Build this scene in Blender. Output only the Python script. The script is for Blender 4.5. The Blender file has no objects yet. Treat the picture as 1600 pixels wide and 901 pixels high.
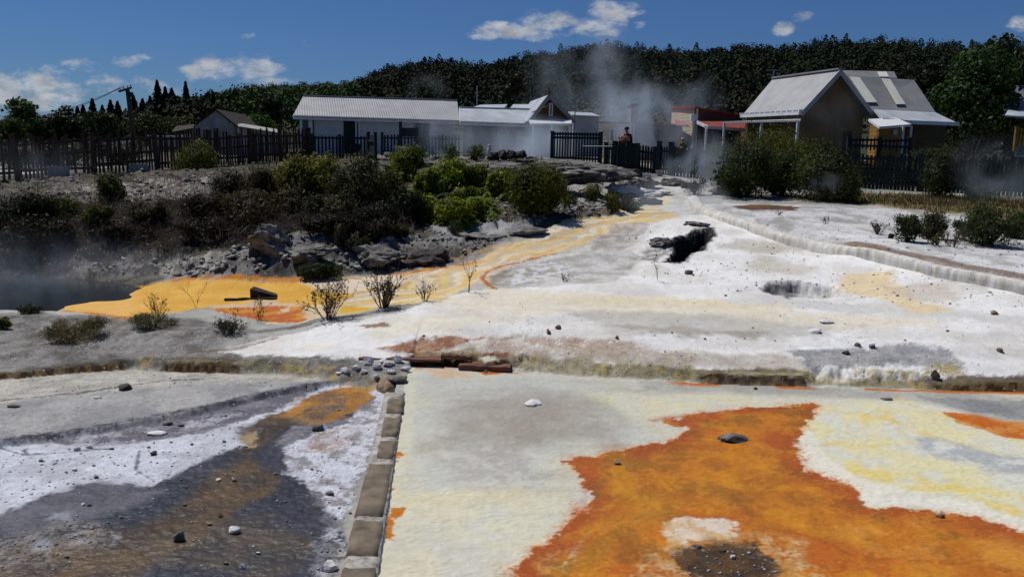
import bpy, bmesh, math, random
import numpy as np
from mathutils import Vector, Matrix, Euler

# ------------------------------------------------------------------ camera, sky, sun, exposure
S = bpy.context.scene
COL = S.collection
FPX, PITCH, ROLL, CAMZ = 1250.0, math.atan(210.5/1250), math.radians(1.0), 2.7
cam = bpy.data.cameras.new('camera')
cam.sensor_width = 36; cam.lens = 36*FPX/1600; cam.clip_start = .1; cam.clip_end = 20000
camo = bpy.data.objects.new('camera', cam); COL.objects.link(camo)
FW = Vector((0, math.cos(PITCH), -math.sin(PITCH))); UP0 = Vector((0, math.sin(PITCH), math.cos(PITCH))); RT0 = Vector((1, 0, 0))
# camera rolled so that the horizon falls a little to the right
RT = RT0*math.cos(ROLL) + UP0*math.sin(ROLL); UPV = UP0*math.cos(ROLL) - RT0*math.sin(ROLL)
M3 = Matrix((RT, UPV, -FW)).transposed()
camo.matrix_world = Matrix.Translation((0, 0, CAMZ)) @ M3.to_4x4()
S.camera = camo

SUN_EL, SUN_AZ = math.radians(60), math.radians(-52)      # azimuth from +Y towards +X
w = bpy.data.worlds.new('World'); S.world = w; w.use_nodes = True
nt = w.node_tree; N = nt.nodes; Lk = nt.links; N.clear()
out = N.new('ShaderNodeOutputWorld'); bg = N.new('ShaderNodeBackground')
sky = N.new('ShaderNodeTexSky'); sky.sky_type = 'NISHITA'; sky.sun_disc = False
sky.sun_elevation = SUN_EL; sky.sun_rotation = SUN_AZ; sky.altitude = 300; sky.air_density = 1.0; sky.dust_density = .3; sky.ozone_density = 2.2
bg.inputs['Strength'].default_value = .056
def mth(op, a, b=None, c=None, nodes=None):
    n = N.new('ShaderNodeMath'); n.operation = op
    for i, q in enumerate((a, b, c)):
        if q is None: continue
        if hasattr(q, 'links'): Lk.new(q, n.inputs[i])
        else: n.inputs[i].default_value = q
    return n.outputs[0]
tc = N.new('ShaderNodeTexCoord'); sp = N.new('ShaderNodeSeparateXYZ'); Lk.new(tc.outputs['Generated'], sp.inputs[0])
yy = mth('MAXIMUM', sp.outputs[1], .05)
tx = mth('DIVIDE', sp.outputs[0], yy); tz = mth('DIVIDE', sp.outputs[2], yy)
cb = N.new('ShaderNodeCombineXYZ'); Lk.new(tx, cb.inputs[0]); Lk.new(mth('MULTIPLY', tz, 2.0), cb.inputs[1])
nz = N.new('ShaderNodeTexNoise'); nz.inputs['Scale'].default_value = 22; nz.inputs['Detail'].default_value = 7; nz.inputs['Roughness'].default_value = .62
Lk.new(cb.outputs[0], nz.inputs['Vector'])
def dirof(u, v):
    d = FW + RT*((u-800)/FPX) - UPV*((v-450.5)/FPX); return d.x/d.y, d.z/d.y
tot = None
for (u, v, ru, rv, k) in [(30,140,165,34,.85),(130,104,32,13,.8),(262,136,50,16,.35),(208,95,36,12,.9),(372,108,68,25,1),(318,113,45,12,.7),(388,57,18,6,.6),(425,128,50,9,.8),
        (800,50,82,15,1),(880,38,76,24,1),(950,18,52,19,1),(1000,39,12,9,.7),(765,57,40,8,.9),(935,42,45,16,.9),(1220,43,20,12,.8),(1252,26,24,8,.6),(1592,40,20,14,1),(475,70,10,6,.5),(1640,44,50,16,1),(-120,120,120,40,.8)]:
    cx, cz = dirof(u, v); rx, rz = ru/FPX, rv/FPX
    a = mth('DIVIDE', mth('SUBTRACT', tx, cx), rx); b = mth('DIVIDE', mth('SUBTRACT', tz, cz), rz)
    m = mth('MULTIPLY', mth('SUBTRACT', 1.0, mth('ADD', mth('MULTIPLY', a, a), mth('MULTIPLY', b, b))), k)
    m = mth('MAXIMUM', m, -1.0)
    tot = m if tot is None else mth('MAXIMUM', tot, m)
fld = mth('ADD', mth('MULTIPLY', tot, .55), mth('MULTIPLY', mth('SUBTRACT', nz.outputs[0], .5), 2.6))
mr = N.new('ShaderNodeMapRange'); mr.interpolation_type = 'SMOOTHSTEP'; Lk.new(fld, mr.inputs[0]); mr.inputs[1].default_value = .0; mr.inputs[2].default_value = .75; mr.inputs[4].default_value = .85
gate = N.new('ShaderNodeMapRange'); Lk.new(tot, gate.inputs[0]); gate.inputs[1].default_value = -.6; gate.inputs[2].default_value = .1
cloudm = mth('MULTIPLY', mr.outputs[0], gate.outputs[0])
nz2 = N.new('ShaderNodeTexNoise'); nz2.inputs['Scale'].default_value = 30; nz2.inputs['Detail'].default_value = 4; Lk.new(cb.outputs[0], nz2.inputs['Vector'])
cr = N.new('ShaderNodeMapRange'); Lk.new(nz2.outputs[0], cr.inputs[0]); cr.inputs[1].default_value = .3; cr.inputs[2].default_value = .7; cr.inputs[3].default_value = 6.0; cr.inputs[4].default_value = 10.5
mxc = N.new('ShaderNodeMix'); mxc.data_type = 'RGBA'; Lk.new(cloudm, mxc.inputs[0])
cc = N.new('ShaderNodeCombineColor'); Lk.new(cr.outputs[0], cc.inputs[0]); Lk.new(mth('MULTIPLY', cr.outputs[0], 1.03), cc.inputs[1]); Lk.new(mth('MULTIPLY', cr.outputs[0], 1.10), cc.inputs[2])
sk = N.new('ShaderNodeVectorMath'); sk.operation = 'MULTIPLY'; Lk.new(sky.outputs[0], sk.inputs[0])
elv = N.new('ShaderNodeMapRange'); Lk.new(tz, elv.inputs[0]); elv.inputs[1].default_value = .0; elv.inputs[2].default_value = .25
tint = N.new('ShaderNodeMix'); tint.data_type = 'RGBA'; Lk.new(elv.outputs[0], tint.inputs[0]); tint.inputs[6].default_value = (.33, .53, .86, 1); tint.inputs[7].default_value = (.36, .58, .95, 1)
Lk.new(tint.outputs[2], sk.inputs[1]); Lk.new(sk.outputs[0], mxc.inputs[6]); Lk.new(cc.outputs[0], mxc.inputs[7]); Lk.new(mxc.outputs[2], bg.inputs['Color']); Lk.new(bg.outputs[0], out.inputs[0])

sl = bpy.data.lights.new('sun', 'SUN'); sl.energy = 3.6; sl.angle = math.radians(.53); sl.color = (1, .965, .91)
so = bpy.data.objects.new('sun', sl); COL.objects.link(so)
sd = Vector((math.sin(SUN_AZ)*math.cos(SUN_EL), math.cos(SUN_AZ)*math.cos(SUN_EL), math.sin(SUN_EL)))
so.rotation_euler = sd.to_track_quat('Z', 'Y').to_euler(); so.location = (0, 0, 60)
S.view_settings.view_transform = 'Standard'; S.view_settings.look = 'None'; S.view_settings.exposure = 0; S.view_settings.gamma = 1
S.render.engine = 'CYCLES'
S.cycles.max_bounces = 6; S.cycles.diffuse_bounces = 3; S.cycles.glossy_bounces = 2; S.cycles.transparent_max_bounces = 8; S.cycles.volume_bounces = 1
S.cycles.use_denoising = True; S.cycles.caustics_reflective = False; S.cycles.caustics_refractive = False
S.cycles.volume_step_rate = 1.0; S.cycles.volume_max_steps = 128

# ------------------------------------------------------------------ small helpers
rnd = random.Random(5); R = np.random.RandomState(11)
def srgb(r, g, b):
    f = lambda c: (c/255/12.92) if c/255 <= .04045 else ((c/255+.055)/1.055)**2.4
    return np.array([f(r), f(g), f(b)])
def P(u, v, y):                                   # the point seen at pixel (u, v) of the photo, y metres ahead
    d = FW + RT*((u-800)/FPX) - UPV*((v-450.5)/FPX); t = y/d.y
    return Vector((d.x*t, y, CAMZ + d.z*t))
def Pz(u, v, z):                                  # the point seen at (u, v) on the level z
    d = FW + RT*((u-800)/FPX) - UPV*((v-450.5)/FPX); t = (z-CAMZ)/d.z
    return Vector((d.x*t, d.y*t, z))
def perlin(x, y, seed=0):
    xi = np.floor(x).astype(np.int64); yi = np.floor(y).astype(np.int64); xf = x-xi; yf = y-yi
    def g(ix, iy, dx, dy):
        h = (ix*374761393 + iy*668265263 + seed*982451653) & 0xffffffff
        h = ((h ^ (h >> 13))*1274126177) & 0xffffffff; h = (h ^ (h >> 16)) & 0xffff
        a = h*(2*math.pi/65536); return np.cos(a)*dx + np.sin(a)*dy
    u = xf*xf*xf*(xf*(xf*6-15)+10); v = yf*yf*yf*(yf*(yf*6-15)+10)
    a = g(xi, yi, xf, yf); b = g(xi+1, yi, xf-1, yf); c = g(xi, yi+1, xf, yf-1); d = g(xi+1, yi+1, xf-1, yf-1)
    return (a+(b-a)*u + ((c+(d-c)*u)-(a+(b-a)*u))*v)*1.5
def fbm(x, y, s=1., o=4, seed=0, gain=.5):
    r = 0; a = 1; t = 0
    for i in range(o):
        r = r + a*perlin(x*s+i*17.3, y*s-i*9.1, seed+i); t += a; a *= gain; s = s*2.03
    return r/t
def ridged(x, y, s=1., o=4, seed=0):
    r = 0; a = 1; t = 0
    for i in range(o):
        r = r + a*(1-np.abs(perlin(x*s+i*3.3, y*s+i*7.7, seed+i))*1.6); t += a; a *= .55; s = s*2.1
    return r/t
def sstep(a, b, x):
    t = np.clip((x-a)/(b-a), 0, 1); return t*t*(3-2*t)
def seg_d(x, y, ax, ay, bx, by):
    dx, dy = bx-ax, by-ay; t = np.clip(((x-ax)*dx+(y-ay)*dy)/(dx*dx+dy*dy+1e-12), 0, 1)
    return np.hypot(x-ax-t*dx, y-ay-t*dy)
def poly_sdf(x, y, pts):                          # negative inside
    d = np.full(x.shape, 1e9); ins = np.zeros(x.shape, bool); n = len(pts)
    for i in range(n):
        ax, ay = pts[i]; bx, by = pts[(i+1) % n]
        d = np.minimum(d, seg_d(x, y, ax, ay, bx, by))
        c = (ay > y) != (by > y)
        if ay != by: ins ^= c & (x < (bx-ax)*(y-ay)/(by-ay)+ax)
    return np.where(ins, -d, d)
def line_d(x, y, pts):
    d = np.full(x.shape, 1e9)
    for i in range(len(pts)-1): d = np.minimum(d, seg_d(x, y, *pts[i], *pts[i+1]))
    return d

# ------------------------------------------------------------------ shape of the ground
CTZ = [(0,585,.05),(300,578,.08),(-200,600,.05),(-200,540,.08),(0,530,.09),(200,530,.11),(350,520,.17),(100,500,.09),(0,495,.08),(250,505,.15),(120,483,.06),(250,480,.12),(250,443,.12),(400,460,.22),(-300,470,.05),(60,430,.05),(200,436,.08)]
CT = [(640,555,10),(1000,550,9.9),(1300,560,9.8),(1600,560,9.8),(1000,580,9.5),(1500,590,9.4),(700,520,10.6),(1850,560,9.8),
 
 (400,525,10.9),(520,500,11.4),(620,482,11.8),(700,460,12.3),(820,448,12.6),(950,440,12.9),(800,500,11),(1000,500,11.1),(1300,500,11.2),(1500,540,10.1),(1600,500,11),
 (500,440,14.2),(430,500,11.9),(600,470,12.7),(600,440,14.1),(700,420,14.8),(760,440,13.3),
 (100,400,17),(100,360,18),(-200,380,18),(100,320,20),(50,290,24),(-300,300,22),(0,283,25),(200,268,28),(450,250,36),(-500,290,24),
 (400,435,14.6),(430,385,15.6),(560,370,16.5),(560,415,15.2),(620,425,14.9),(730,405,15.3),(330,400,16.4),(270,425,15.6),(330,340,19),(500,345,18.6),
 (800,365,17),(700,350,18),(700,300,22),(700,253,34),(880,310,22),(880,262,31),(1000,267,31),(620,300,22.5),(500,290,25),(850,345,18.6),
 (1035,285,26),(1030,320,21.5),(900,345,18.8),(780,380,16.3),(850,400,15.2),(1000,390,16),(880,420,14.3),(950,360,17.8),
 (1200,440,13.2),(1400,450,12.8),(1080,352,17.6),(1150,400,15),(1000,420,14.2),(1300,420,14),(1250,400,15),
 (1090,335,19.5),(1200,375,16.2),(1350,402,14.3),(1450,428,13.2),(1600,458,12.1),(1900,520,10.6),
 (1450,365,16.5),(1600,370,16.2),(1300,340,18),(1250,315,21),(1500,320,20.5),(1600,330,19.5),(1400,298,25.5),(1600,306,24.5),(1160,300,23.5),(1100,278,29),(1900,350,19),(1800,310,24)]
WALLP = [P(*p) for p in [(1078,322,22),(1090,331,19.9),(1130,346,18.2),(1200,372,16.4),(1270,386,15.3),(1350,402,14.3),(1450,428,13.2),(1530,444,12.6),(1600,458,12.1),(1750,490,11.3),(1950,530,10.5)]]
WP2 = [(p.x, p.y) for p in WALLP]
WREG = WP2 + [(40, 8), (40, 32), (6, 32), (5.2, 25)]
WH = .165
def wallstep(x, y):
    return WH*sstep(.0, -.26, poly_sdf(x, y, WREG))*sstep(24, 19, y)
cp = np.array([tuple(P(*c)) for c in CT]+[tuple(Pz(*c)) for c in CTZ])
ex = []
for xx in (-40, -20, -8, 2, 12, 24, 40):
    ex += [(xx, 42, 2.5), (xx, 55, 2.6), (xx, 75, 2.7)]
    ex += [(xx, 6.5, 0.0), (xx, 3, -.1)]
cp = np.vstack([cp, np.array(ex)])
zt = cp[:, 2] - wallstep(cp[:, 0], cp[:, 1])
def kern(r): return np.sqrt(r*r+.3)
A = kern(np.hypot(cp[:, None, 0]-cp[None, :, 0], cp[:, None, 1]-cp[None, :, 1])) - np.eye(len(cp))*.02
Wt = np.linalg.solve(A, zt-1.0)
def base(x, y):
    s = np.full(x.shape, 1.0)
    for i in range(len(cp)): s = s + Wt[i]*kern(np.hypot(x-cp[i, 0], y-cp[i, 1]))
    return s
LED = [Pz(*p) for p in [(-900,690,-.02),(-300,612,-.02),(0,588,-.02),(120,577,-.02),(200,573,-.02),(350,578,-.02),(450,582,-.02),(540,590,0),(600,595,0),(632,590,0),(642,571,0),(742,571,0),(758,581,0),(790,577,0),(900,587,0),(1000,593,0),(1100,597,0),(1200,601,0),(1300,605,0),(1400,607,0),(1600,610,0),(2300,640,0)]]
LX = np.array([p.x for p in LED]); LY = np.array([p.y for p in LED])
DG = [Pz(*p) for p in [(-900,870,-.05),(0,690,-.05),(150,668,-.05),(300,640,-.05),(420,613,-.05),(560,588,-.05),(640,560,-.05)]]
DX = np.array([p.x for p in DG]); DY = np.array([p.y for p in DG])
SWU = [(-600,.05),(130,.05),(180,.14),(240,.05),(340,.05),(380,.22),(560,.22),(640,.05),(790,.05),(820,.17),(1080,.14),(1110,.035),(1245,.035),(1275,.26),(1410,.24),(1440,.04),(2300,.04)]
SWX = np.array([Pz(u, 595, 0).x for u, _ in SWU]); SWV = np.array([q for _, q in SWU])
KL = [Pz(618, 596, .05), Pz(560, 901, .05)]       # centre line of the kerb
KV = (KL[1]-KL[0]).normalized(); KN = Vector((-KV.y, KV.x, 0)); KN = KN if KN.x > 0 else -KN
def feat_holes(x, y):
    z = 0*x
    for pts, dep, sf in HOLES:
        d = poly_sdf(x+.06*perlin(x*5, y*5, 3), y+.06*perlin(x*5, y*5, 4), pts)
        z = z - dep*sstep(0, -sf, d)
    return z
HOLES = []
def terrain(x, y, rough=True):
    x = np.asarray(x, float); y = np.asarray(y, float)
    up = base(x, y) + wallstep(x, y) + feat_holes(x, y)
    if rough:
        rk = rockmask(x, y)
        up = up + rk*(.30*(ridged(x, y, .8, 5, 3)-.55) + .06*(ridged(x, y, 4., 3, 9)-.5))
        up = up + .012*fbm(x, y, 1.3, 4, 21) + (.035*sstep(11, 14, y)*fbm(x, y*1.6, .8, 3, 33))
        # small sinter terracettes on the mound
        up = up + .010*np.sin(up*60+3*fbm(x, y, .6, 3, 8))*(1-rk)*sstep(30, 20, y)
    up = up - .055*np.exp(-np.clip(y-np.interp(x, LX, LY), 0, 9)**2/.5)
    side = (x-KL[0].x)*KN.x + (y-KL[0].y)*KN.y    # > 0 right of the kerb
    n = fbm(x, y, 3., 3, 5)*.09 + fbm(x, y, .9, 2, 6)*.1 if rough else 0*x
    nr = fbm(x, y, 14., 3, 15)*.004 if rough else 0*x
    right = 0.0 + .004*fbm(x, y, 1.2, 3, 2)
    dg = np.interp(x, DX, DY)
    left = -.11 + .055*sstep(-.04, .04, y-dg+n*.4) + .02*fbm(x, y, 1.0, 4, 12) + nr*2.2
    low = np.where(side > 0, right, left)
    led = np.interp(x, LX, LY)
    sw = np.interp(x, SWX, SWV)
    m = sstep(sw*1.6, -.035, y-led+n*.5+(fbm(x, y, 7., 3, 71)*sw*.8 if rough else 0))
    return up*(1-m)+low*m
def T(x, y): return float(terrain(np.array([float(x)]), np.array([float(y)]))[0])
_ys = np.concatenate([np.arange(3.5, 20, .05), np.arange(20, 80, .12)])
def at(u, v):                                      # where the sight line through (u, v) meets the ground
    d = FW + RT*((u-800)/FPX) - UPV*((v-450.5)/FPX)
    xs = d.x/d.y*_ys; zs = CAMZ + d.z/d.y*_ys; h = terrain(xs, _ys, False)
    k = np.nonzero(zs < h)[0]
    i = k[0] if len(k) else len(_ys)-1
    return Vector((xs[i], _ys[i], float(h[i])))
def w2(pts): return [(p.x, p.y) for p in (at(*q) for q in pts)]
def rockmask(x, y): return 0*x
ROCK = [w2(q) for q in [
  [(-500,440),(-20,432),(120,426),(240,432),(262,443),(400,437),(500,434),(620,428),(730,410),(770,388),(850,362),(880,345),(1000,335),(1025,300),(1015,268),(980,258),(700,252),(450,258),(0,282),(-500,295)],
  [(-500,480),(60,490),(160,492),(300,496),(400,520),(330,545),(560,556),(640,560),(630,585),(540,588),(300,570),(0,580),(-500,600)],
  [(1030,400),(1020,375),(1060,350),(1110,345),(1112,380),(1080,410)],
  [(700,556),(900,565),(1100,575),(1300,580),(1400,560),(1620,590),(1620,612),(640,575)]]]
ROCKA = [1.0, .28, .5, .22]
HOLES = [(w2([(1040,408),(1052,394),(1050,380),(1064,370),(1082,362),(1112,358),(1116,370),(1104,380),(1098,392),(1082,396),(1072,408),(1056,411)]), .5, .22),
         (w2([(1185,452),(1200,441),(1250,440),(1310,448),(1325,462),(1290,468),(1230,467)]), .16, .15)]
HOLES.append((w2([(-500,445),(-20,432),(60,430),(130,430),(210,438),(250,442),(205,457),(160,467),(108,475),(98,487),(60,486),(0,484),(-500,496)]), .3, .7))
def rockmask(x, y):
    m = 0*x
    for pts, a in zip(ROCK, ROCKA):
        bx = [p[0] for p in pts]; by = [p[1] for p in pts]
        sel = (x > min(bx)-1) & (x < max(bx)+1) & (y > min(by)-1) & (y < max(by)+1)
        if sel.any():
            r = np.zeros(x.shape); r[sel] = a*sstep(.1, -.45, poly_sdf(x[sel], y[sel], pts)); m = np.maximum(m, r)
    return m

# ------------------------------------------------------------------ object helpers
def mesh_obj(name, verts, faces, mat=None, parent=None, smooth=False, loc=None):
    me = bpy.data.meshes.new(name); me.from_pydata([tuple(v) for v in verts], [], [tuple(f) for f in faces]); me.update()
    if smooth: me.polygons.foreach_set('use_smooth', [True]*len(me.polygons))
    o = bpy.data.objects.new(name, me); COL.objects.link(o)
    if mat: me.materials.append(mat)
    if parent: o.parent = parent
    if loc is not None: o.location = loc
    return o
def np_mesh(name, V, F, mat=None, parent=None, col=None, smooth=False, extra=None):
    me = bpy.data.meshes.new(name); V = np.ascontiguousarray(V, np.float32); F = np.ascontiguousarray(F, np.int32)
    k = F.shape[1]; me.vertices.add(len(V)); me.vertices.foreach_set('co', V.ravel())
    me.loops.add(F.size); me.loops.foreach_set('vertex_index', F.ravel())
    me.polygons.add(len(F)); me.polygons.foreach_set('loop_start', np.arange(0, F.size, k, dtype=np.int32))
    if smooth: me.polygons.foreach_set('use_smooth', np.ones(len(F), bool))
    me.update(calc_edges=True); me.validate()
    if col is not None:
        a = me.color_attributes.new('Col', 'FLOAT_COLOR', 'POINT'); c = np.ones((len(V), 4), np.float32); c[:, :3] = col; a.data.foreach_set('color', c.ravel())
    for kx, vx in (extra or {}).items():
        a = me.attributes.new(kx, 'FLOAT', 'POINT'); a.data.foreach_set('value', np.ascontiguousarray(vx, np.float32))
    o = bpy.data.objects.new(name, me); COL.objects.link(o)
    if mat: me.materials.append(mat)
    if parent: o.parent = parent
    return o
def tag(o, label=None, cat=None, group=None, kind=None):
    if label: o['label'] = label
    if cat: o['category'] = cat
    if group: o['group'] = group
    if kind: o['kind'] = kind
    return o
def thing(name, label, cat, loc=(0, 0, 0), rz=0, group=None):
    o = bpy.data.objects.new(name, None); COL.objects.link(o); o.location = loc; o.rotation_euler = (0, 0, rz)
    return tag(o, label, cat, group)
class MB:
    def __init__(s): s.v = []; s.f = []
    def add(s, vs, fs):
        k = len(s.v); s.v += [tuple(v) for v in vs]; s.f += [tuple(i+k for i in f) for f in fs]; return s
    def hexa(s, b, t):                             # four bottom and four top corners
        return s.add(list(b)+list(t), [(3,2,1,0),(4,5,6,7),(0,1,5,4),(1,2,6,5),(2,3,7,6),(3,0,4,7)])
    def box(s, c, d, rz=0, tilt=0):
        m = Matrix.Rotation(rz, 3, 'Z') @ Matrix.Rotation(tilt, 3, 'Y'); c = Vector(c)
        q = lambda z: [c + m @ Vector((sx*d[0]/2, sy*d[1]/2, z*d[2]/2)) for sx, sy in ((-1,-1),(1,-1),(1,1),(-1,1))]
        return s.hexa(q(-1), q(1))
    def bar(s, a, b, w, h):                        # rectangular bar from a to b
        a = Vector(a); b = Vector(b); d = (b-a).normalized(); r = d.cross(Vector((0, 0, 1)))
        r = Vector((1, 0, 0)) if r.length < 1e-3 else r.normalized(); u = r.cross(d)
        q = lambda p: [p-r*w/2-u*h/2, p+r*w/2-u*h/2, p+r*w/2+u*h/2, p-r*w/2+u*h/2]
        return s.hexa(q(a), q(b))
    def tube(s, pts, rad, n=6):
        pts = [Vector(p) for p in pts]; rad = rad if hasattr(rad, '__len__') else [rad]*len(pts); k = len(s.v); ref = Vector((.3, .2, 1)).normalized()
        for i, p in enumerate(pts):
            d = (pts[min(i+1, len(pts)-1)]-pts[max(i-1, 0)]).normalized(); a = d.cross(ref)
            a = a.normalized() if a.length > 1e-3 else Vector((1, 0, 0)); b = d.cross(a)
            s.v += [tuple(p+(a*math.cos(2*math.pi*j/n)+b*math.sin(2*math.pi*j/n))*rad[i]) for j in range(n)]
        for i in range(len(pts)-1):
            for j in range(n): s.f.append((k+i*n+j, k+i*n+(j+1) % n, k+(i+1)*n+(j+1) % n, k+(i+1)*n+j))
        s.f.append(tuple(k+j for j in reversed(range(n)))); s.f.append(tuple(k+(len(pts)-1)*n+j for j in range(n)))
        return s
    def build(s, name, mat, parent=None, smooth=False, loc=None): return mesh_obj(name, s.v, s.f, mat, parent, smooth, loc)

def pmat(name, c1, c2=None, rough=.8, scale=6., bump=.0, detail=5, spec=.3, stretch=(1, 1, 1), metal=0, wave=None, coords='Object', lo=.35, hi=.65):
    m = bpy.data.materials.new(name); m.use_nodes = True; t = m.node_tree; b = t.nodes['Principled BSDF']; L = t.links
    b.inputs['Roughness'].default_value = rough; b.inputs['Specular IOR Level'].default_value = spec; b.inputs['Metallic'].default_value = metal
    c2 = c1 if c2 is None else c2
    tcn = t.nodes.new('ShaderNodeTexCoord'); mp = t.nodes.new('ShaderNodeMapping'); mp.inputs['Scale'].default_value = stretch
    L.new(tcn.outputs[coords], mp.inputs[0]); nn = t.nodes.new('ShaderNodeTexNoise'); nn.inputs['Scale'].default_value = scale; nn.inputs['Detail'].default_value = detail; nn.inputs['Roughness'].default_value = .6
    L.new(mp.outputs[0], nn.inputs['Vector'])
    r = t.nodes.new('ShaderNodeValToRGB'); r.color_ramp.elements[0].position = lo; r.color_ramp.elements[1].position = hi
    r.color_ramp.elements[0].color = (*c1, 1); r.color_ramp.elements[1].color = (*c2, 1); L.new(nn.outputs[0], r.inputs[0]); L.new(r.outputs[0], b.inputs['Base Color'])
    h = nn.outputs[0]
    if wave:
        uvn = t.nodes.new('ShaderNodeUVMap'); wv = t.nodes.new('ShaderNodeTexWave'); wv.inputs['Scale'].default_value = wave[0]; wv.bands_direction = wave[1]; wv.inputs['Distortion'].default_value = 0
        L.new(uvn.outputs[0], wv.inputs['Vector']); h = wv.outputs['Fac']; bump = wave[2]
    if bump:
        bp = t.nodes.new('ShaderNodeBump'); bp.inputs['Strength'].default_value = 1; bp.inputs['Distance'].default_value = bump; L.new(h, bp.inputs['Height']); L.new(bp.outputs[0], b.inputs['Normal'])
    return m
# ------------------------------------------------------------------ the ground sheet and its pigments
cols = np.concatenate([-np.geomspace(3.4, 1.06, 24)[:-1], -np.linspace(1.05, .74, 110)[:-1], np.linspace(-.74, .74, 900), np.linspace(.74, 1.05, 110)[1:], np.geomspace(1.06, 3.4, 24)[1:]])
rows = np.concatenate([1/np.linspace(1/3.7, 1/38, 600), np.geomspace(39, 1500, 46)])
gx = (cols[None, :]*rows[:, None]); gy = np.repeat(rows[:, None], len(cols), 1)
GX = gx.ravel(); GY = gy.ravel(); GZ = terrain(GX, np.minimum(GY, 70))
far = GY > 60; GZ = np.where(far, GZ*0+2.7, GZ)
GC = np.zeros((len(GX), 3)); WET = np.zeros(len(GX)); GRIT = np.full(len(GX), .35)
WXN = fbm(GX, GY, 1.6, 5, 40); WYN = fbm(GX, GY, 7., 4, 50); FIN = fbm(GX, GY, 22., 3, 60); LOWN = fbm(GX, GY, .5, 4, 70)
def mixc(sel, a, c):
    GC[sel] = GC[sel]*(1-a[:, None]) + c*a[:, None]
def paint(px, c, soft=.05, amp=.15, c2=None, cs=None, alpha=1., wet=None, grit=None, fine=.05, thr=(-.15, .25), brk=0, world=None, stretch=None):
    pts = world if world else w2(px)
    bx = [p[0] for p in pts]; by = [p[1] for p in pts]; mg = amp+soft+.3
    sel = np.nonzero((GX > min(bx)-mg) & (GX < max(bx)+mg) & (GY > min(by)-mg) & (GY < max(by)+mg))[0]
    if not len(sel): return
    x = GX[sel]; y = GY[sel]
    d = poly_sdf(x, y, pts) + amp*2*WXN[sel] + fine*2*WYN[sel] + fine*FIN[sel]
    a = sstep(soft, -soft, d)*alpha
    if brk: a = a*sstep(-brk, .25-brk, WYN[sel]*.6+FIN[sel]*.6+.1)
    cc = np.array(c)[None, :]
    if c2 is not None:
        if stretch: q = fbm(x*stretch[0]+y*stretch[2], y*stretch[1], 1., 4, 77)
        else: q = fbm(x, y, cs or 2.5, 4, 80)
        q = q + .35*FIN[sel]
        t = sstep(thr[0], thr[1], q)[:, None]; cc = cc*(1-t) + np.array(c2)[None, :]*t
    mixc(sel, a, cc)
    if wet is not None: WET[sel] = WET[sel]*(1-a)+wet*a
    if grit is not None: GRIT[sel] = GRIT[sel]*(1-a)+grit*a
def stroke(px, width, c, soft=.04, amp=.08, alpha=1., c2=None, wet=None, grit=None, fine=.04, brk=0, world=None):
    pts = world if world else w2(px)
    bx = [p[0] for p in pts]; by = [p[1] for p in pts]; mg = amp*2+soft+width+.3
    sel = np.nonzero((GX > min(bx)-mg) & (GX < max(bx)+mg) & (GY > min(by)-mg) & (GY < max(by)+mg))[0]
    if not len(sel): return
    x = GX[sel]; y = GY[sel]
    d = line_d(x, y, pts)-width/2 + amp*2*WXN[sel]*.5 + fine*(WYN[sel]*1.5+FIN[sel])
    a = sstep(soft, -soft, d)*alpha
    if brk: a = a*sstep(-brk, .25-brk, WYN[sel]*.6+FIN[sel]*.6+.1)
    cc = np.array(c)[None, :]
    if c2 is not None: cc = cc + (np.array(c2)[None, :]-cc)*sstep(-.2, .25, fbm(x, y, 4, 3, 90))[:, None]
    mixc(sel, a, cc)
    if wet is not None: WET[sel] = WET[sel]*(1-a)+wet*a
    if grit is not None: GRIT[sel] = GRIT[sel]*(1-a)+grit*a
G = .95
def c(r, g, b): return srgb(r, g, b)*G
# everywhere: light grey crust with mottling
t = sstep(-.3, .35, LOWN+.3*WYN)[:, None]
GC[:] = c(178,176,170)*(1-t)+c(150,148,142)*t
t = sstep(34, 40, GY)[:, None]; GC[:] = GC*(1-t)+c(128,122,105)*t
t = (sstep(25.5, 27.5, GY+.12*(GX-6))*sstep(5.5, 7.5, GX)*sstep(60, 40, GY))[:, None]; GC[:] = GC*(1-t)+c(58,62,38)*t
t = sstep(70, 90, GY)[:, None]; GC[:] = GC*(1-t)+c(60,72,36)*t
# left bank: dark earth, grey rock
paint([(-900,255),(-900,500),(60,470),(250,445),(262,436),(400,440),(500,437),(620,428),(730,410),(770,388),(850,365),(880,350),(1000,338),(1030,300),(1020,262),(980,254),(700,247),(450,246),(300,255),(0,275)],
      c(98,92,84), .2, .3, c(52,46,38), 1.3, grit=1)
paint([(-900,330),(-900,480),(60,440),(110,425),(240,425),(330,385),(420,378),(560,362),(690,352),(640,330),(450,300),(200,320)], c(34,30,27), .25, .35, c(58,50,43), 2., alpha=.95, grit=1)
paint([(60,300),(200,285),(330,278),(330,310),(200,322),(60,322)], c(168,165,158), .2, .3, c(80,74,62), 3., alpha=.8, brk=.12, grit=1)
paint([(600,262),(800,258),(980,268),(1010,285),(880,300),(700,280),(600,272)], c(150,147,142), .2, .2, c(75,70,62), 1.6, alpha=.9, brk=.2, grit=1)
paint([(870,285),(1000,272),(1030,300),(1010,322),(880,335),(850,320)], c(168,166,164), .15, .15, c(96,88,74), 2.2, alpha=.9, grit=.9)
paint([(270,405),(330,392),(400,382),(440,372),(560,365),(700,360),(850,350),(850,362),(770,385),(730,408),(620,426),(500,435),(400,438),(262,436)], c(132,129,125), .12, .15, c(84,80,76), 1.8, grit=1)
paint([(680,360),(730,352),(830,345),(850,352),(800,372),(740,378),(690,372)], c(158,158,158), .06, .08, c(128,127,125), 1.5, grit=.4)
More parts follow.
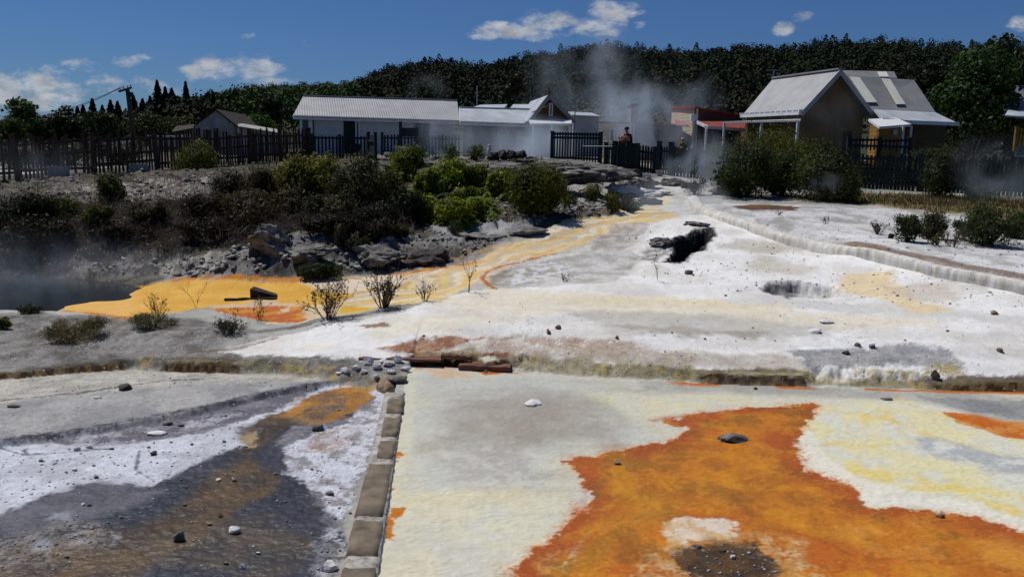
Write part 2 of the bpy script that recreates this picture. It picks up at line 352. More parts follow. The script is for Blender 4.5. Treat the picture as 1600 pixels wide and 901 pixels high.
for q in ([(400,425),(520,415),(620,412),(640,422),(560,430),(420,435)], [(640,395),(730,392),(735,405),(640,408)], [(500,392),(600,385),(650,388),(640,400),(520,400)]):
    paint(q, c(52,49,46), .08, .15, c(100,96,92), 3, alpha=.85, grit=1)
paint([(240,415),(330,395),(345,425),(262,436)], c(176,172,162), .1, .15, c(110,104,92), 3, alpha=.85, brk=.25, grit=1)
paint([(120,405),(230,400),(240,432),(110,428)], c(128,122,114), .15, .2, c(58,52,48), 2.5, alpha=.8, grit=1)
paint([(-900,470),(60,488),(150,492),(300,496),(400,515),(330,545),(560,555),(650,556),(635,590),(300,585),(0,590),(-900,660)], c(142,139,135), .1, .12, c(108,104,101), 2.2, grit=1)
paint([(180,520),(300,515),(420,520),(300,545),(150,545)], c(100,95,92), .1, .2, c(160,158,155), 3, alpha=.6, brk=.1, grit=1)
# white sinter mound
paint([(340,552),(420,528),(520,505),(620,490),(640,480),(720,458),(840,446),(960,438),(1000,400),(960,380),(1000,352),(1060,338),(1100,335),(1200,370),(1350,400),(1450,427),(1600,456),(2300,620),(2300,660),(1600,612),(1000,596),(640,574),(560,560)],
      c(232,231,229), .06, .06, c(219,216,210), 1.0, grit=.22)
paint([(2300,450),(1600,330),(1300,322),(1150,318),(1085,318),(1095,330),(1200,368),(1350,398),(1450,424),(1600,452),(2300,600)], c(205,204,204), .1, .2, c(165,162,158), 1.5, grit=.7)
paint([(1240,345),(1330,352),(1440,392),(1600,400),(1640,440),(1600,440),(1450,418),(1350,385),(1250,360)], c(226,226,228), .1, .2, c(190,188,185), 2, alpha=.8)
stroke([(1330,382),(1400,400),(1500,412),(1600,432),(1750,455)], .28, c(128,108,92), .05, .06, alpha=.9, grit=.6)
paint([(1145,322),(1180,319),(1250,323),(1240,330),(1150,328)], c(112,70,32), .05, .08, c(70,50,30), 3, alpha=.95, wet=.6)
paint([(1300,300),(1600,308),(2200,330),(2200,372),(1600,345),(1480,335),(1330,318),(1230,312)], c(118,108,62), .3, .3, c(112,86,62), 1., alpha=.95, grit=.9)
# cream and tan bands across the mound
for q, k, a in (([(760,452),(1000,462),(1200,480),(1500,500),(1400,512),(1100,500),(800,488),(660,478)], (222,212,188), .7),
             ([(640,492),(800,478),(900,492),(700,520),(560,525)], (226,216,190), .5),
             ([(880,488),(1100,492),(1300,512),(1300,530),(1150,530),(950,520)], (186,182,172), .75),
             ([(950,506),(1080,512),(1190,522),(1180,530),(1050,524)], (150,140,128), .6),
             ([(1180,462),(1400,474),(1600,500),(1600,510),(1400,492),(1200,478)], (205,204,200), .8),
             ([(780,468),(1000,464),(1240,478),(1180,486),(900,474)], (230,216,180), .55),
             ([(1330,424),(1400,425),(1400,440),(1440,470),(1480,486),(1430,490),(1380,470),(1290,462),(1310,440)], (226,200,150), .75),
             ([(1385,450),(1480,445),(1500,465),(1420,476)], (190,176,158), .6),
             ([(1450,415),(1560,445),(1540,450),(1440,430)], (165,160,155), .6),
             ([(1150,372),(1250,380),(1270,392),(1200,396),(1120,388)], (180,172,158), .7),
             ([(1160,408),(1210,402),(1290,420),(1260,432),(1180,420)], (192,182,168), .6),
             ([(400,545),(560,535),(700,500),(640,520),(500,550)], (232,222,200), .5)):
    paint(q, c(*k), .12, .14, alpha=a)
paint([(560,547),(680,535),(800,525),(900,530),(1000,545),(1100,560),(1000,572),(800,570),(640,560)], c(172,150,132), .1, .16, c(200,192,180), 2.5, alpha=.85, brk=.35, grit=.9)
paint([(575,546),(660,531),(760,524),(770,529),(690,545),(640,552)], c(142,92,62), .05, .08, c(176,140,112), 3, alpha=.9, grit=.7)
paint([(825,532),(900,532),(960,545),(900,550),(840,545)], c(150,116,92), .08, .12, c(190,170,150), 3, alpha=.75, brk=.1, grit=.8)
paint([(560,510),(600,503),(608,508),(575,514)], c(140,105,80), .03, .03, alpha=.9)
paint([(900,555),(1100,550),(1250,560),(1300,585),(1000,585)], c(192,184,166), .1, .15, c(170,150,130), 2, alpha=.6, grit=1)
paint([(1230,543),(1250,548),(1330,543),(1420,535),(1480,550),(1500,570),(1420,575),(1320,578),(1260,578)], c(150,150,154), .04, .10, c(172,170,170), 2.5, alpha=.95, grit=1)
stroke([(1232,546),(1320,541),(1420,532),(1460,545)], .07, c(235,236,240), .05, .05, alpha=.8)
paint([(1330,572),(1500,570),(1500,592),(1300,596)], c(170,150,80), .05, .12, c(190,186,170), 4, alpha=.8, brk=.2, grit=1)
# the ledge: mossy rim and brown stained foot
ledw = [(a, b) for a, b in zip(LX, LY)]
for (x0, x1), k1, k2, wd, al in (((640,1000), (122,108,72), (150,140,110), .32, .85), ((1000,1260), (110,98,52), (70,56,30), .34, .9), ((1240,1340), (160,140,80), (120,100,70), .25, .7), ((1340,1620), (100,84,50), (64,46,28), .3, .9), ((-200,250), (62,58,52), (84,78,70), .2, .95), ((250,560), (128,118,90), (96,84,60), .36, .9), ((1620,2400), (90,75,50), (60,46,30), .3, .9)):
    wx = [Pz(x0, 600, 0).x, Pz(x1, 600, 0).x]; seg = [(xx, float(np.interp(xx, LX, LY))+.06) for xx in np.linspace(wx[0], wx[1], 14)]
    stroke(None, wd, c(*k1), .05, .12, al, c(*k2), world=seg, grit=1)
stroke([(640,552),(720,556),(790,556)], .1, c(120,62,34), .03, .03)
# flow from the spring down to the pool
paint([(1010,285),(1060,285),(1085,320),(1090,335),(1060,340),(1000,352),(960,382),(1000,400),(960,440),(840,448),(760,440),(800,410),(860,385),(960,350),(1010,320)], c(206,203,196), .1, .12, c(186,180,170), 1.6, wet=.3, grit=.3)
paint([(880,345),(960,335),(1020,322),(1050,330),(1060,340),(1000,352),(950,365),(900,385),(860,400),(790,410),(760,425),(740,448),(690,470),(600,480),(500,500),(420,505),(340,480),(440,472),(470,440),(560,432),(640,428),(740,410),(780,388),(850,368)],
      c(216,200,166), .05, .06, c(212,182,116), None, stretch=(.35, 3.2, .3), wet=.35, grit=.25)
paint([(860,352),(930,345),(955,355),(930,368),(870,378),(820,385),(830,365)], c(222,216,200), .06, .1, c(190,180,160), 3, alpha=.9)
paint([(640,425),(740,408),(790,388),(800,392),(740,420),(640,434),(560,445),(480,445),(560,436)], c(222,200,168), .05, .06, alpha=.85)
paint([(745,425),(800,405),(860,392),(870,396),(800,415),(770,440),(750,447)], c(210,196,184), .04, .05, c(196,164,110), None, stretch=(.6, 4, 0), alpha=.9)
for q, wdt, k in (([(1010,338),(930,352),(860,372),(790,382),(730,400),(690,410)], .22, (222,172,64)), ([(960,372),(880,388),(800,397),(740,412),(650,440),(560,455),(520,460)], .2, (214,160,62)),
                  ([(900,362),(840,378),(780,392),(720,408)], .12, (196,150,90)), ([(700,440),(640,450),(560,452)], .3, (216,186,70)), ([(740,432),(690,455),(640,462)], .3, (206,170,66)),
                  ([(850,400),(800,410),(765,425)], .06, (170,120,70)), ([(870,392),(810,402),(770,415)], .06, (190,150,140))):
    stroke(q, wdt, c(*k), .05, .14, .30, wet=.4)
paint([(765,432),(800,420),(850,408),(870,412),(830,430),(790,445),(765,446)], c(140,134,122), .03, .04, c(160,154,142), 3, wet=.3)
stroke([(868,398),(800,412),(762,424),(752,434),(762,446),(775,452)], .07, c(176,104,34), .02, .03)
stroke([(858,396),(820,402),(790,406)], .04, c(168,120,60), .02, .03)
def flowbands(px, cen, pal, freq, alpha, seed, warp=1.0):
    pts = w2(px); cl = w2(cen); bx = [p[0] for p in pts]; by = [p[1] for p in pts]
    sel = np.nonzero((GX > min(bx)) & (GX < max(bx)) & (GY > min(by)) & (GY < max(by)))[0]; x = GX[sel]; y = GY[sel]
    d = poly_sdf(x, y, pts)+.1*WXN[sel]; a = sstep(.02, -.12, d)*alpha
    ph = line_d(x, y, cl)*freq+warp*1.6*fbm(x, y, .8, 4, seed)+.35*fbm(x, y, 5., 2, seed+3); k = np.mod(ph, len(pal)); i = np.floor(k).astype(int); f = sstep(.55, 1., k-i)[:, None]; P_ = np.array(pal)
    mixc(sel, a*(.75+.25*np.clip(fbm(x, y, 2., 3, seed+9)*3, -1, 1)), P_[i]*(1-f)+P_[(i+1) % len(pal)]*f)
flowbands([(640,425),(740,408),(790,388),(850,368),(880,345),(960,335),(1030,325),(1055,335),(1000,352),(950,365),(900,385),(860,400),(790,410),(760,425),(745,448),(690,470),(600,480),(520,486),(500,452),(560,440)],
          [(470,500),(600,478),(700,462),(745,446),(765,424),(860,398),(950,366),(1040,338)], [c(222,208,178), c(218,182,98), c(226,216,192), c(190,176,164), c(216,180,92), c(182,158,118), c(226,216,190), c(184,174,172), c(216,194,136), c(176,130,74), c(224,210,180), c(214,176,84)], 6.5, .75, 401, 2.2)
flowbands([(862,400),(900,386),(950,366),(1000,352),(1050,345),(1000,385),(960,430),(860,440),(800,446),(770,444),(800,415)],
          [(1040,338),(950,366),(860,398),(765,424)], [c(206,204,200), c(176,172,166), c(216,214,210), c(150,144,136), c(210,208,204), c(190,184,170)], 6.0, .7, 431, 2.2)
paint([(960,352),(1010,350),(1005,365),(960,400),(940,388),(925,375)], c(150,142,134), .08, .12, c(190,184,176), 3, alpha=.8)
paint([(960,388),(1000,400),(990,425),(930,440),(860,440),(900,410),(920,398)], c(204,203,200), .12, .12, c(166,161,154), 2, alpha=.75, wet=.3)
paint([(820,412),(870,405),(900,425),(850,440),(800,448),(790,440)], c(212,213,214), .05, .08, c(160,154,144), 5, alpha=.9)
paint([(1010,385),(1045,375),(1060,405),(1030,412),(1000,405)], c(118,112,108), .08, .12, c(190,188,186), 4, alpha=.8, grit=1)
paint(None, c(24,23,22), .06, .0, c(58,56,54), 7, world=[(q[0]*1.0+(q[0]-np.mean([a[0] for a in HOLES[0][0]]))*.12, q[1]+(q[1]-np.mean([a[1] for a in HOLES[0][0]]))*.12) for q in HOLES[0][0]], grit=1)  # shade inside the vent hole, painted as near-black ground
paint([(1185,450),(1210,441),(1250,442),(1250,462),(1210,460)], c(88,84,82), .04, .08, c(140,138,136), 5, alpha=.9, grit=1)
paint([(1250,442),(1310,448),(1325,462),(1290,468),(1250,464)], c(180,178,176), .05, .08, c(220,220,220), 5, alpha=.7, grit=1)
paint([(1035,300),(1045,312),(1042,322),(1030,322)], c(222,208,160), .1, .1)
# orange lobe by the steaming pool
paint([(98,487),(108,474),(160,466),(205,456),(255,441),(330,437),(420,438),(470,442),(500,452),(560,462),(500,478),(400,482),(330,480),(290,486),(240,495),(205,496),(160,490)], c(212,160,54), .03, .05, c(220,172,72), 2., wet=.35, grit=.2)
paint([(98,487),(108,474),(160,466),(205,458),(230,480),(200,494),(150,489)], c(226,178,96), .2, .15, alpha=.8)
stroke([(100,486),(160,490),(205,497),(240,494)], .06, c(196,112,30), .03, .03)
stroke([(265,440),(330,435),(420,435),(520,437),(600,432),(660,424),(740,410)], .1, c(190,112,26), .03, .04, c2=c(210,140,40))
paint([(400,435),(520,437),(560,434),(520,444),(430,442)], c(188,122,40), .03, .05, wet=.4)
paint([(470,440),(620,430),(640,440),(560,452),(500,452)], c(222,206,184), .06, .06, alpha=.9)
paint([(330,478),(420,470),(500,482),(545,495),(480,500),(420,500),(340,486)], c(210,186,150), .05, .08, c(196,176,150), 2)
paint([(330,482),(400,478),(475,480),(470,486),(480,500),(460,503),(400,500),(360,490)], c(186,96,20), .02, .04, c(206,140,30), 3, wet=.5)
paint([(440,482),(450,481),(452,486),(436,490)], c(214,190,160), .02, .02)
paint([(530,478),(580,478),(580,486),(530,488)], c(212,168,50), .04, .05)
stroke([(300,505),(400,520),(450,512),(500,500),(560,492),(616,484)], .22, c(112,109,106), .05, .06, c2=c(134,131,128), grit=1)
stroke([(290,553),(360,548),(430,530)], .08, c(120,88,68), .03, .06, .7)
# left apron and the dark wet channel
NEAR = [Pz(*q) for q in [(-1500,590,0),(-300,622,0)]]
paint([(-900,640),(0,590),(200,577),(540,585),(620,592),(600,612),(560,640),(520,901),(500,1100),(-1400,1100)], c(150,149,149), .06, .05, c(170,168,166), 1.2, grit=.6)
paint([(-900,640),(0,590),(200,577),(540,585),(600,592),(520,597),(300,600),(100,618),(-100,650)], c(190,186,176), .1, .1, c(168,164,156), 2.5, grit=1)
stroke([(-300,655),(20,625),(130,613),(240,598),(340,592)], .05, c(88,86,84), .02, .04, .9, brk=.3)
paint([(-900,880),(0,694),(150,672),(300,645),(420,617),(480,605),(610,598),(605,620),(590,680),(520,860),(510,1100),(-1400,1100)], c(108,107,114), .05, .06, c(132,130,136), 2.2, grit=.9)
stroke([(-500,770),(0,689),(150,668),(300,640),(420,614),(520,597),(570,590)], .09, c(60,60,68), .04, .03, .9, c2=c(120,120,126), grit=1)
paint([(-400,770),(0,698),(60,690),(120,698),(230,690),(330,672),(430,640),(520,604),(600,594),(560,605),(470,640),(440,680),(400,690),(330,715),(240,765),(150,755),(60,790),(0,806),(-400,940)], c(208,211,220), .04, .09, c(188,190,198), 1.6, alpha=.97, grit=.7)
paint([(100,680),(300,655),(420,640),(330,672),(230,690),(130,698)], c(108,104,114), .06, .08, c(176,176,184), 3, alpha=.85, brk=.3, grit=1)
stroke([(0,702),(40,710),(110,708),(180,702)], .02, c(110,110,118), .012, .02, .9, fine=.015)
stroke([(218,705),(212,735),(240,750)], .02, c(110,110,118), .012, .02, .9, fine=.015)
stroke([(40,701),(36,706),(45,711)], .025, c(110,110,118), .012, .02, .9, fine=.015)
DARK = [(-700,900),(0,810),(60,782),(150,757),(230,762),(330,718),(400,690),(430,660),(480,640),(540,640),(560,650),(470,668),(440,690),(455,740),(480,760),(500,790),(520,820),(540,840),(530,870),(515,901),(500,1100),(-1400,1100)]
paint(DARK, c(46,48,55), .04, .10, c(60,60,68), 1.5, wet=.75, grit=.5)
paint([(60,782),(150,757),(260,765),(200,800),(50,830),(-50,830)], c(104,104,112), .1, .1, c(84,84,92), 3, alpha=.8, wet=.5)
paint([(400,660),(440,640),(470,645),(440,690),(420,700)], c(50,50,56), .05, .08)
BR = [(-600,1000),(0,868),(120,845),(200,822),(255,800),(300,770),(345,742),(375,715),(385,690),(380,670),(440,640),(490,650),(420,690),(402,715),(415,742),(430,765),(385,792),(340,815),(290,850),(220,901),(160,1000)]
paint(BR, c(72,57,38), .08, .09, c(98,76,40), 2., alpha=.9, wet=.8, grit=.5)
paint([(-100,880),(40,835),(150,815),(200,830),(120,860),(0,901)], c(118,106,98), .12, .12, c(150,142,134), 4, alpha=.7, brk=.1, grit=1)
paint([(230,840),(420,800),(470,840),(420,901),(200,901)], c(72,62,48), .15, .2, c(96,80,52), 3, alpha=.6, wet=.8)
paint([(385,680),(400,676),(398,700),(378,702)], c(164,140,104), .03, .03, wet=.4)
paint([(430,650),(470,625),(540,605),(610,590),(618,600),(585,625),(545,648),(500,668),(470,660)], c(176,122,44), .04, .08, c(150,104,44), 2.2, wet=.5, grit=.7)
paint([(445,655),(480,636),(530,636),(500,655),(470,668)], c(70,66,68), .04, .08, c(120,100,70), 3, alpha=.8, brk=.2)
paint([(500,612),(545,618),(540,640),(500,640)], c(92,86,84), .03, .06, alpha=.7, brk=.1)
for q in ([(180,842),(190,840),(192,848),(182,850)], [(110,850),(140,846),(130,858)], [(60,852),(80,850),(76,860),(58,862)], [(180,806),(215,802),(210,812),(185,814)], [(80,810),(100,806),(104,812)]):
    paint(q, c(160,166,176), .04, .05, alpha=.7)
paint([(590,610),(612,612),(600,650),(585,700),(560,760),(545,800),(530,830),(515,800),(495,775),(480,750),(455,735),(445,700),(480,678),(540,660),(575,635)], c(206,209,218), .03, .09, c(150,146,148), 3.5, alpha=.97, grit=1, thr=(.05, .3))
paint([(480,680),(530,665),(560,668),(540,700),(500,712),(470,705)], c(168,140,122), .05, .08, c(206,204,208), 4, alpha=.7, brk=.2)
paint([(505,830),(540,800),(535,860),(525,901),(510,1000),(490,901)], c(196,198,206), .04, .06, c(120,120,126), 5, alpha=.8, brk=.15, grit=1)
# right terrace: cream, grey centre, yellow, rust orange
TER = [(632,600),(640,571),(742,571),(900,587),(1100,597),(1400,606),(2500,640),(2500,1100),(540,1100)]
paint(TER, c(200,201,190), .01, .0, c(203,198,178), 1.1, wet=.25, grit=.15, fine=0)
paint([(640,590),(700,580),(900,592),(1100,603),(1040,640),(990,680),(900,705),(780,700),(700,690),(650,650)], c(182,182,174), .5, .25, c(190,190,182), 1.5, alpha=.9)
paint([(740,620),(830,615),(960,612),(1040,612),(990,650),(930,685),(860,705),(770,720),(700,700),(700,650)], c(156,147,135), .45, .25, c(168,161,150), 2, alpha=.85)
paint([(690,700),(770,695),(870,735),(880,775),(800,780),(730,760),(660,740)], c(176,172,164), .2, .1, c(196,194,184), 5, alpha=.8)
paint([(640,780),(800,780),(900,770),(880,820),(850,870),(760,901),(700,960),(560,960),(600,850)], c(215,209,182), .35, .25, c(208,206,192), 2.2, alpha=.85)
paint([(640,590),(650,572),(640,700),(620,800),(600,901),(585,901)], c(214,208,178), .06, .02, alpha=.7)
paint([(632,772),(760,770),(880,768),(880,776),(760,782),(640,784)], c(222,210,160), .12, .12, alpha=.45)
stroke([(642,571),(700,573),(740,577),(760,586),(790,580)], .07, c(190,94,22), .03, .03, c2=c(176,80,20), wet=.4)
paint([(650,578),(700,576),(750,590),(690,592)], c(210,176,140), .05, .04, alpha=.7)
paint([(1000,595),(1250,605),(1420,608),(1560,618),(1700,650),(1700,720),(1600,690),(1500,650),(1420,625),(1250,622),(1000,612)], c(160,158,150), .12, .08, c(176,174,164), 2, alpha=.9)
paint([(1440,622),(1560,625),(1800,640),(1800,690),(1600,658),(1500,640)], c(128,130,132), .05, .05, c(148,148,146), 2, alpha=.9)
paint([(900,606),(1000,615),(1250,622),(1420,628),(1480,640),(1300,640),(1100,640),(1000,660),(960,640)], c(214,207,176), .2, .15, c(208,205,186), 2, alpha=.9)
ORG = [(1022,660),(1090,648),(1160,636),(1270,630),(1283,634),(1262,660),(1238,692),(1260,735),(1330,765),(1345,792),(1440,795),(1510,810),(1600,836),(1900,900),(2300,1100),(700,1100),(800,890),(860,850),(890,815),(915,780),(905,735),(870,722),(960,710),(1040,690),(1070,668)]
paint([(1200,640),(1420,628),(1500,640),(1620,700),(1900,760),(2200,900),(1600,838),(1510,812),(1440,797),(1345,794),(1325,765),(1260,737),(1235,692)], c(220,212,168), .1, .08, c(212,211,196), 2.4, alpha=1)
for q, a in (([(1320,650),(1330,690),(1340,720),(1300,735)], .7), ([(1290,640),(1400,660),(1500,700),(1600,740)], .7), ([(1345,640),(1350,665),(1330,690),(1260,700)], .8), ([(1380,640),(1400,670),(1430,690),(1350,700)], .6), ([(1400,625),(1470,650),(1540,680),(1640,700)], .6), ([(1330,735),(1450,760),(1560,790),(1640,820)], .8), ([(1420,750),(1540,770),(1640,790)], .8)):
    stroke(q, .04, c(224,194,96), .05, .14, a*.8)
paint([(1300,720),(1450,740),(1640,790),(1700,830),(1560,800),(1400,770),(1320,760)], c(224,202,110), .10, .2, c(216,212,184), 4, alpha=.8)
paint([(1430,685),(1480,690),(1600,715),(1700,740),(1700,765),(1600,745),(1480,722)], c(168,172,176), .12, .1, c(206,208,200), 4, alpha=.9)
paint([(1245,690),(1262,670),(1290,720),(1330,745),(1420,765),(1520,790),(1600,815),(1640,850),(1510,812),(1440,797),(1345,794),(1325,765),(1260,737)], c(226,222,208), .05, .07, alpha=.9)
paint([(1470,643),(1500,645),(1560,656),(1640,668),(1900,700),(1900,770),(1640,696),(1560,680),(1500,662)], c(190,100,28), .03, .05, c(206,140,70), 2.4, wet=.3)
paint([(880,728),(1000,700),(1030,706),(960,722),(900,740)], c(214,170,120), .06, .08, alpha=.7, brk=.05)
ORGJ = dict(wet=.55, grit=.35)
_pts = [p for p in w2(ORG)]; _s = np.nonzero((GY < 9.5) & (GX > -1))[0]; _x = GX[_s]; _y = GY[_s]
ORD = poly_sdf(_x, _y, _pts)+.11*WXN[_s]+.09*WYN[_s]+.05*FIN[_s]
_sp = perlin(_x*34, _y*34, 5)+.7*perlin(_x*70, _y*70, 6)      # rust specks fraying past the edge
mixc(_s, sstep(.20, .0, ORD)*sstep(.05, .45, _sp+.25-ORD*2.2)*.75*sstep(-.12, .18, fbm(_x, _y, 1.4, 2, 8)+.1), c(206,146,84))
paint(ORG, c(184,98,18), .02, .055, c(194,116,22), 1.6, fine=.05, **ORGJ)
paint([(960,715),(1100,690),(1200,700),(1250,760),(1330,800),(1300,840),(1100,800),(960,800),(920,830),(940,760)], c(194,122,20), .25, .15, c(168,102,18), 2.5, alpha=.85)
paint([(980,780),(1060,770),(1040,800),(960,870),(900,901),(860,901),(930,830)], c(168,120,28), .15, .12, c(192,126,36), 3, alpha=.7)
paint([(1300,800),(1450,805),(1600,845),(1700,901),(1500,901),(1340,860)], c(190,114,24), .2, .15, c(206,136,54), 3, alpha=.8)
stroke([(975,714),(1030,702),(1075,680),(1105,665),(1180,650)], .05, c(104,92,22), .04, .06, .7, brk=.25)
stroke([(1240,640),(1180,648),(1120,660),(1090,672)], .12, c(160,110,24), .05, .08, .5)
stroke([(1022,658),(1100,648),(1180,640)], .1, c(180,84,26), .05, .05, .7)
stroke([(920,735),(915,790),(880,840),(800,901)], .09, c(184,88,26), .05, .08, .7)
stroke([(1180,820),(1260,840),(1340,870),(1450,880),(1640,901)], .03, c(160,92,20), .02, .05, .7)
paint([(840,885),(880,850),(920,840),(900,870),(870,901),(830,901)], c(212,186,140), .03, .08, alpha=.8, brk=-.02)
paint([(1020,840),(1040,815),(1110,808),(1150,818),(1140,835),(1080,850),(1050,860)], c(222,210,190), .03, .09, c(208,176,130), 4, alpha=.95)
paint([(1000,862),(1100,845),(1180,830),(1260,850),(1300,901),(1320,1000),(960,1000),(980,901)], c(186,140,84), .06, .12, c(206,176,128), 5, alpha=.85, brk=.1)
paint([(1070,862),(1110,852),(1170,858),(1210,880),(1220,910),(1210,1000),(1060,1000),(1060,890)], c(86,62,32), .08, .12, c(54,40,26), 5, alpha=.95, grit=1)
paint([(1120,683),(1165,682),(1166,691),(1130,693)], c(92,84,78), .02, .04, c(60,56,52), 8, grit=1)
for q in ([(612,708),(628,712),(622,720),(608,722)], [(606,795),(630,800),(628,810),(612,812),(626,830),(600,848)], [(606,760),(614,763),(608,770)]):
    paint(q, c(196,116,34), .01, .03)
stroke([(604,800),(626,806),(610,818),(626,828),(602,838),(618,848)], .02, c(190,110,30), .01, .015)
# the ledge face and its foot follow the real edge
_n = fbm(GX, GY, 3., 3, 5)*.09 + fbm(GX, GY, .9, 2, 6)*.1; DE = GY-np.interp(GX, LX, LY)+_n*.5
FR = (GX-KL[0].x)*KN.x + (GY-KL[0].y)*KN.y > 0
s_ = np.nonzero((DE > -.35) & (DE < .5))[0]; de = DE[s_]; rt = FR[s_]; pn = fbm(GX[s_], GY[s_], 1.1, 3, 91); pf = fbm(GX[s_], GY[s_], 9., 3, 92)
X0 = Pz(1000,600,0).x; X1 = Pz(1340,600,0).x
moss = np.where(rt[:, None], np.where((pn > .02)[:, None], c(118,106,58)[None], c(170,160,130)[None]), c(132,126,108)[None])*(1+.5*pf)[:, None]
mixc(s_, sstep(.20, .07, de+.25*pn+.12*pf)*sstep(.0, .05, de)*.6, np.clip(moss, .02, .8))
dk = np.where((pf > -.05)[:, None], c(62,46,30)[None], c(104,86,60)[None])
swv = np.interp(GX[s_], SWX, SWV); dfac = sstep(.13, .05, swv)*.95+.30*sstep(.0, .3, pn+pf)
mixc(s_, np.clip(sstep(.085, .05, de+.05*pf)*sstep(-.06, -.04, de)*dfac, 0, 1), dk)
low_ = sstep(.10, .14, swv)*sstep(.42, .2, de)*sstep(-.05, 0, de)
mixc(s_, low_*.8*sstep(-.1, .2, pf+pn), np.where((pf > 0)[:, None], c(168,150,96)[None], c(120,118,116)[None]))
og = sstep(-.045, -.06, de)*sstep(-.15-.25*np.clip(pn, 0, 1), -.09, de)*rt*((GX[s_] > X0) | (pn > .1))
mixc(s_, og*np.where(GX[s_] > X1, 1, sstep(-.1, .1, pn)), c(190,104,24)[None])
WET[s_] = np.maximum(WET[s_], og*.5)
_in = sstep(.0, -.02, ORD)
_rim = sstep(-.34, -.03, ORD+.22*fbm(_x, _y, 3., 4, 12)); mixc(_s, _in*_rim*.72, c(160,74,20))
_am = sstep(.02, .3, fbm(_x, _y, 2.6, 5, 14)+.25*fbm(_x, _y, 14., 3, 15)); mixc(_s, _in*_am*.42*(GC[_s, 0] > .3), c(214,146,34))
_ol = sstep(.10, .32, fbm(_x, _y, 1.7, 5, 16)+.3*fbm(_x, _y, 11., 3, 17)); mixc(_s, _in*_ol*.55*(GC[_s, 0] > .3), c(132,88,22))
_fl = sstep(.35, .7, perlin(_x*26, _y*40, 18)+.6*perlin(_x*60, _y*70, 19)); mixc(_s, _in*_fl*.22*(GC[_s, 0] > .3), c(222,170,84))
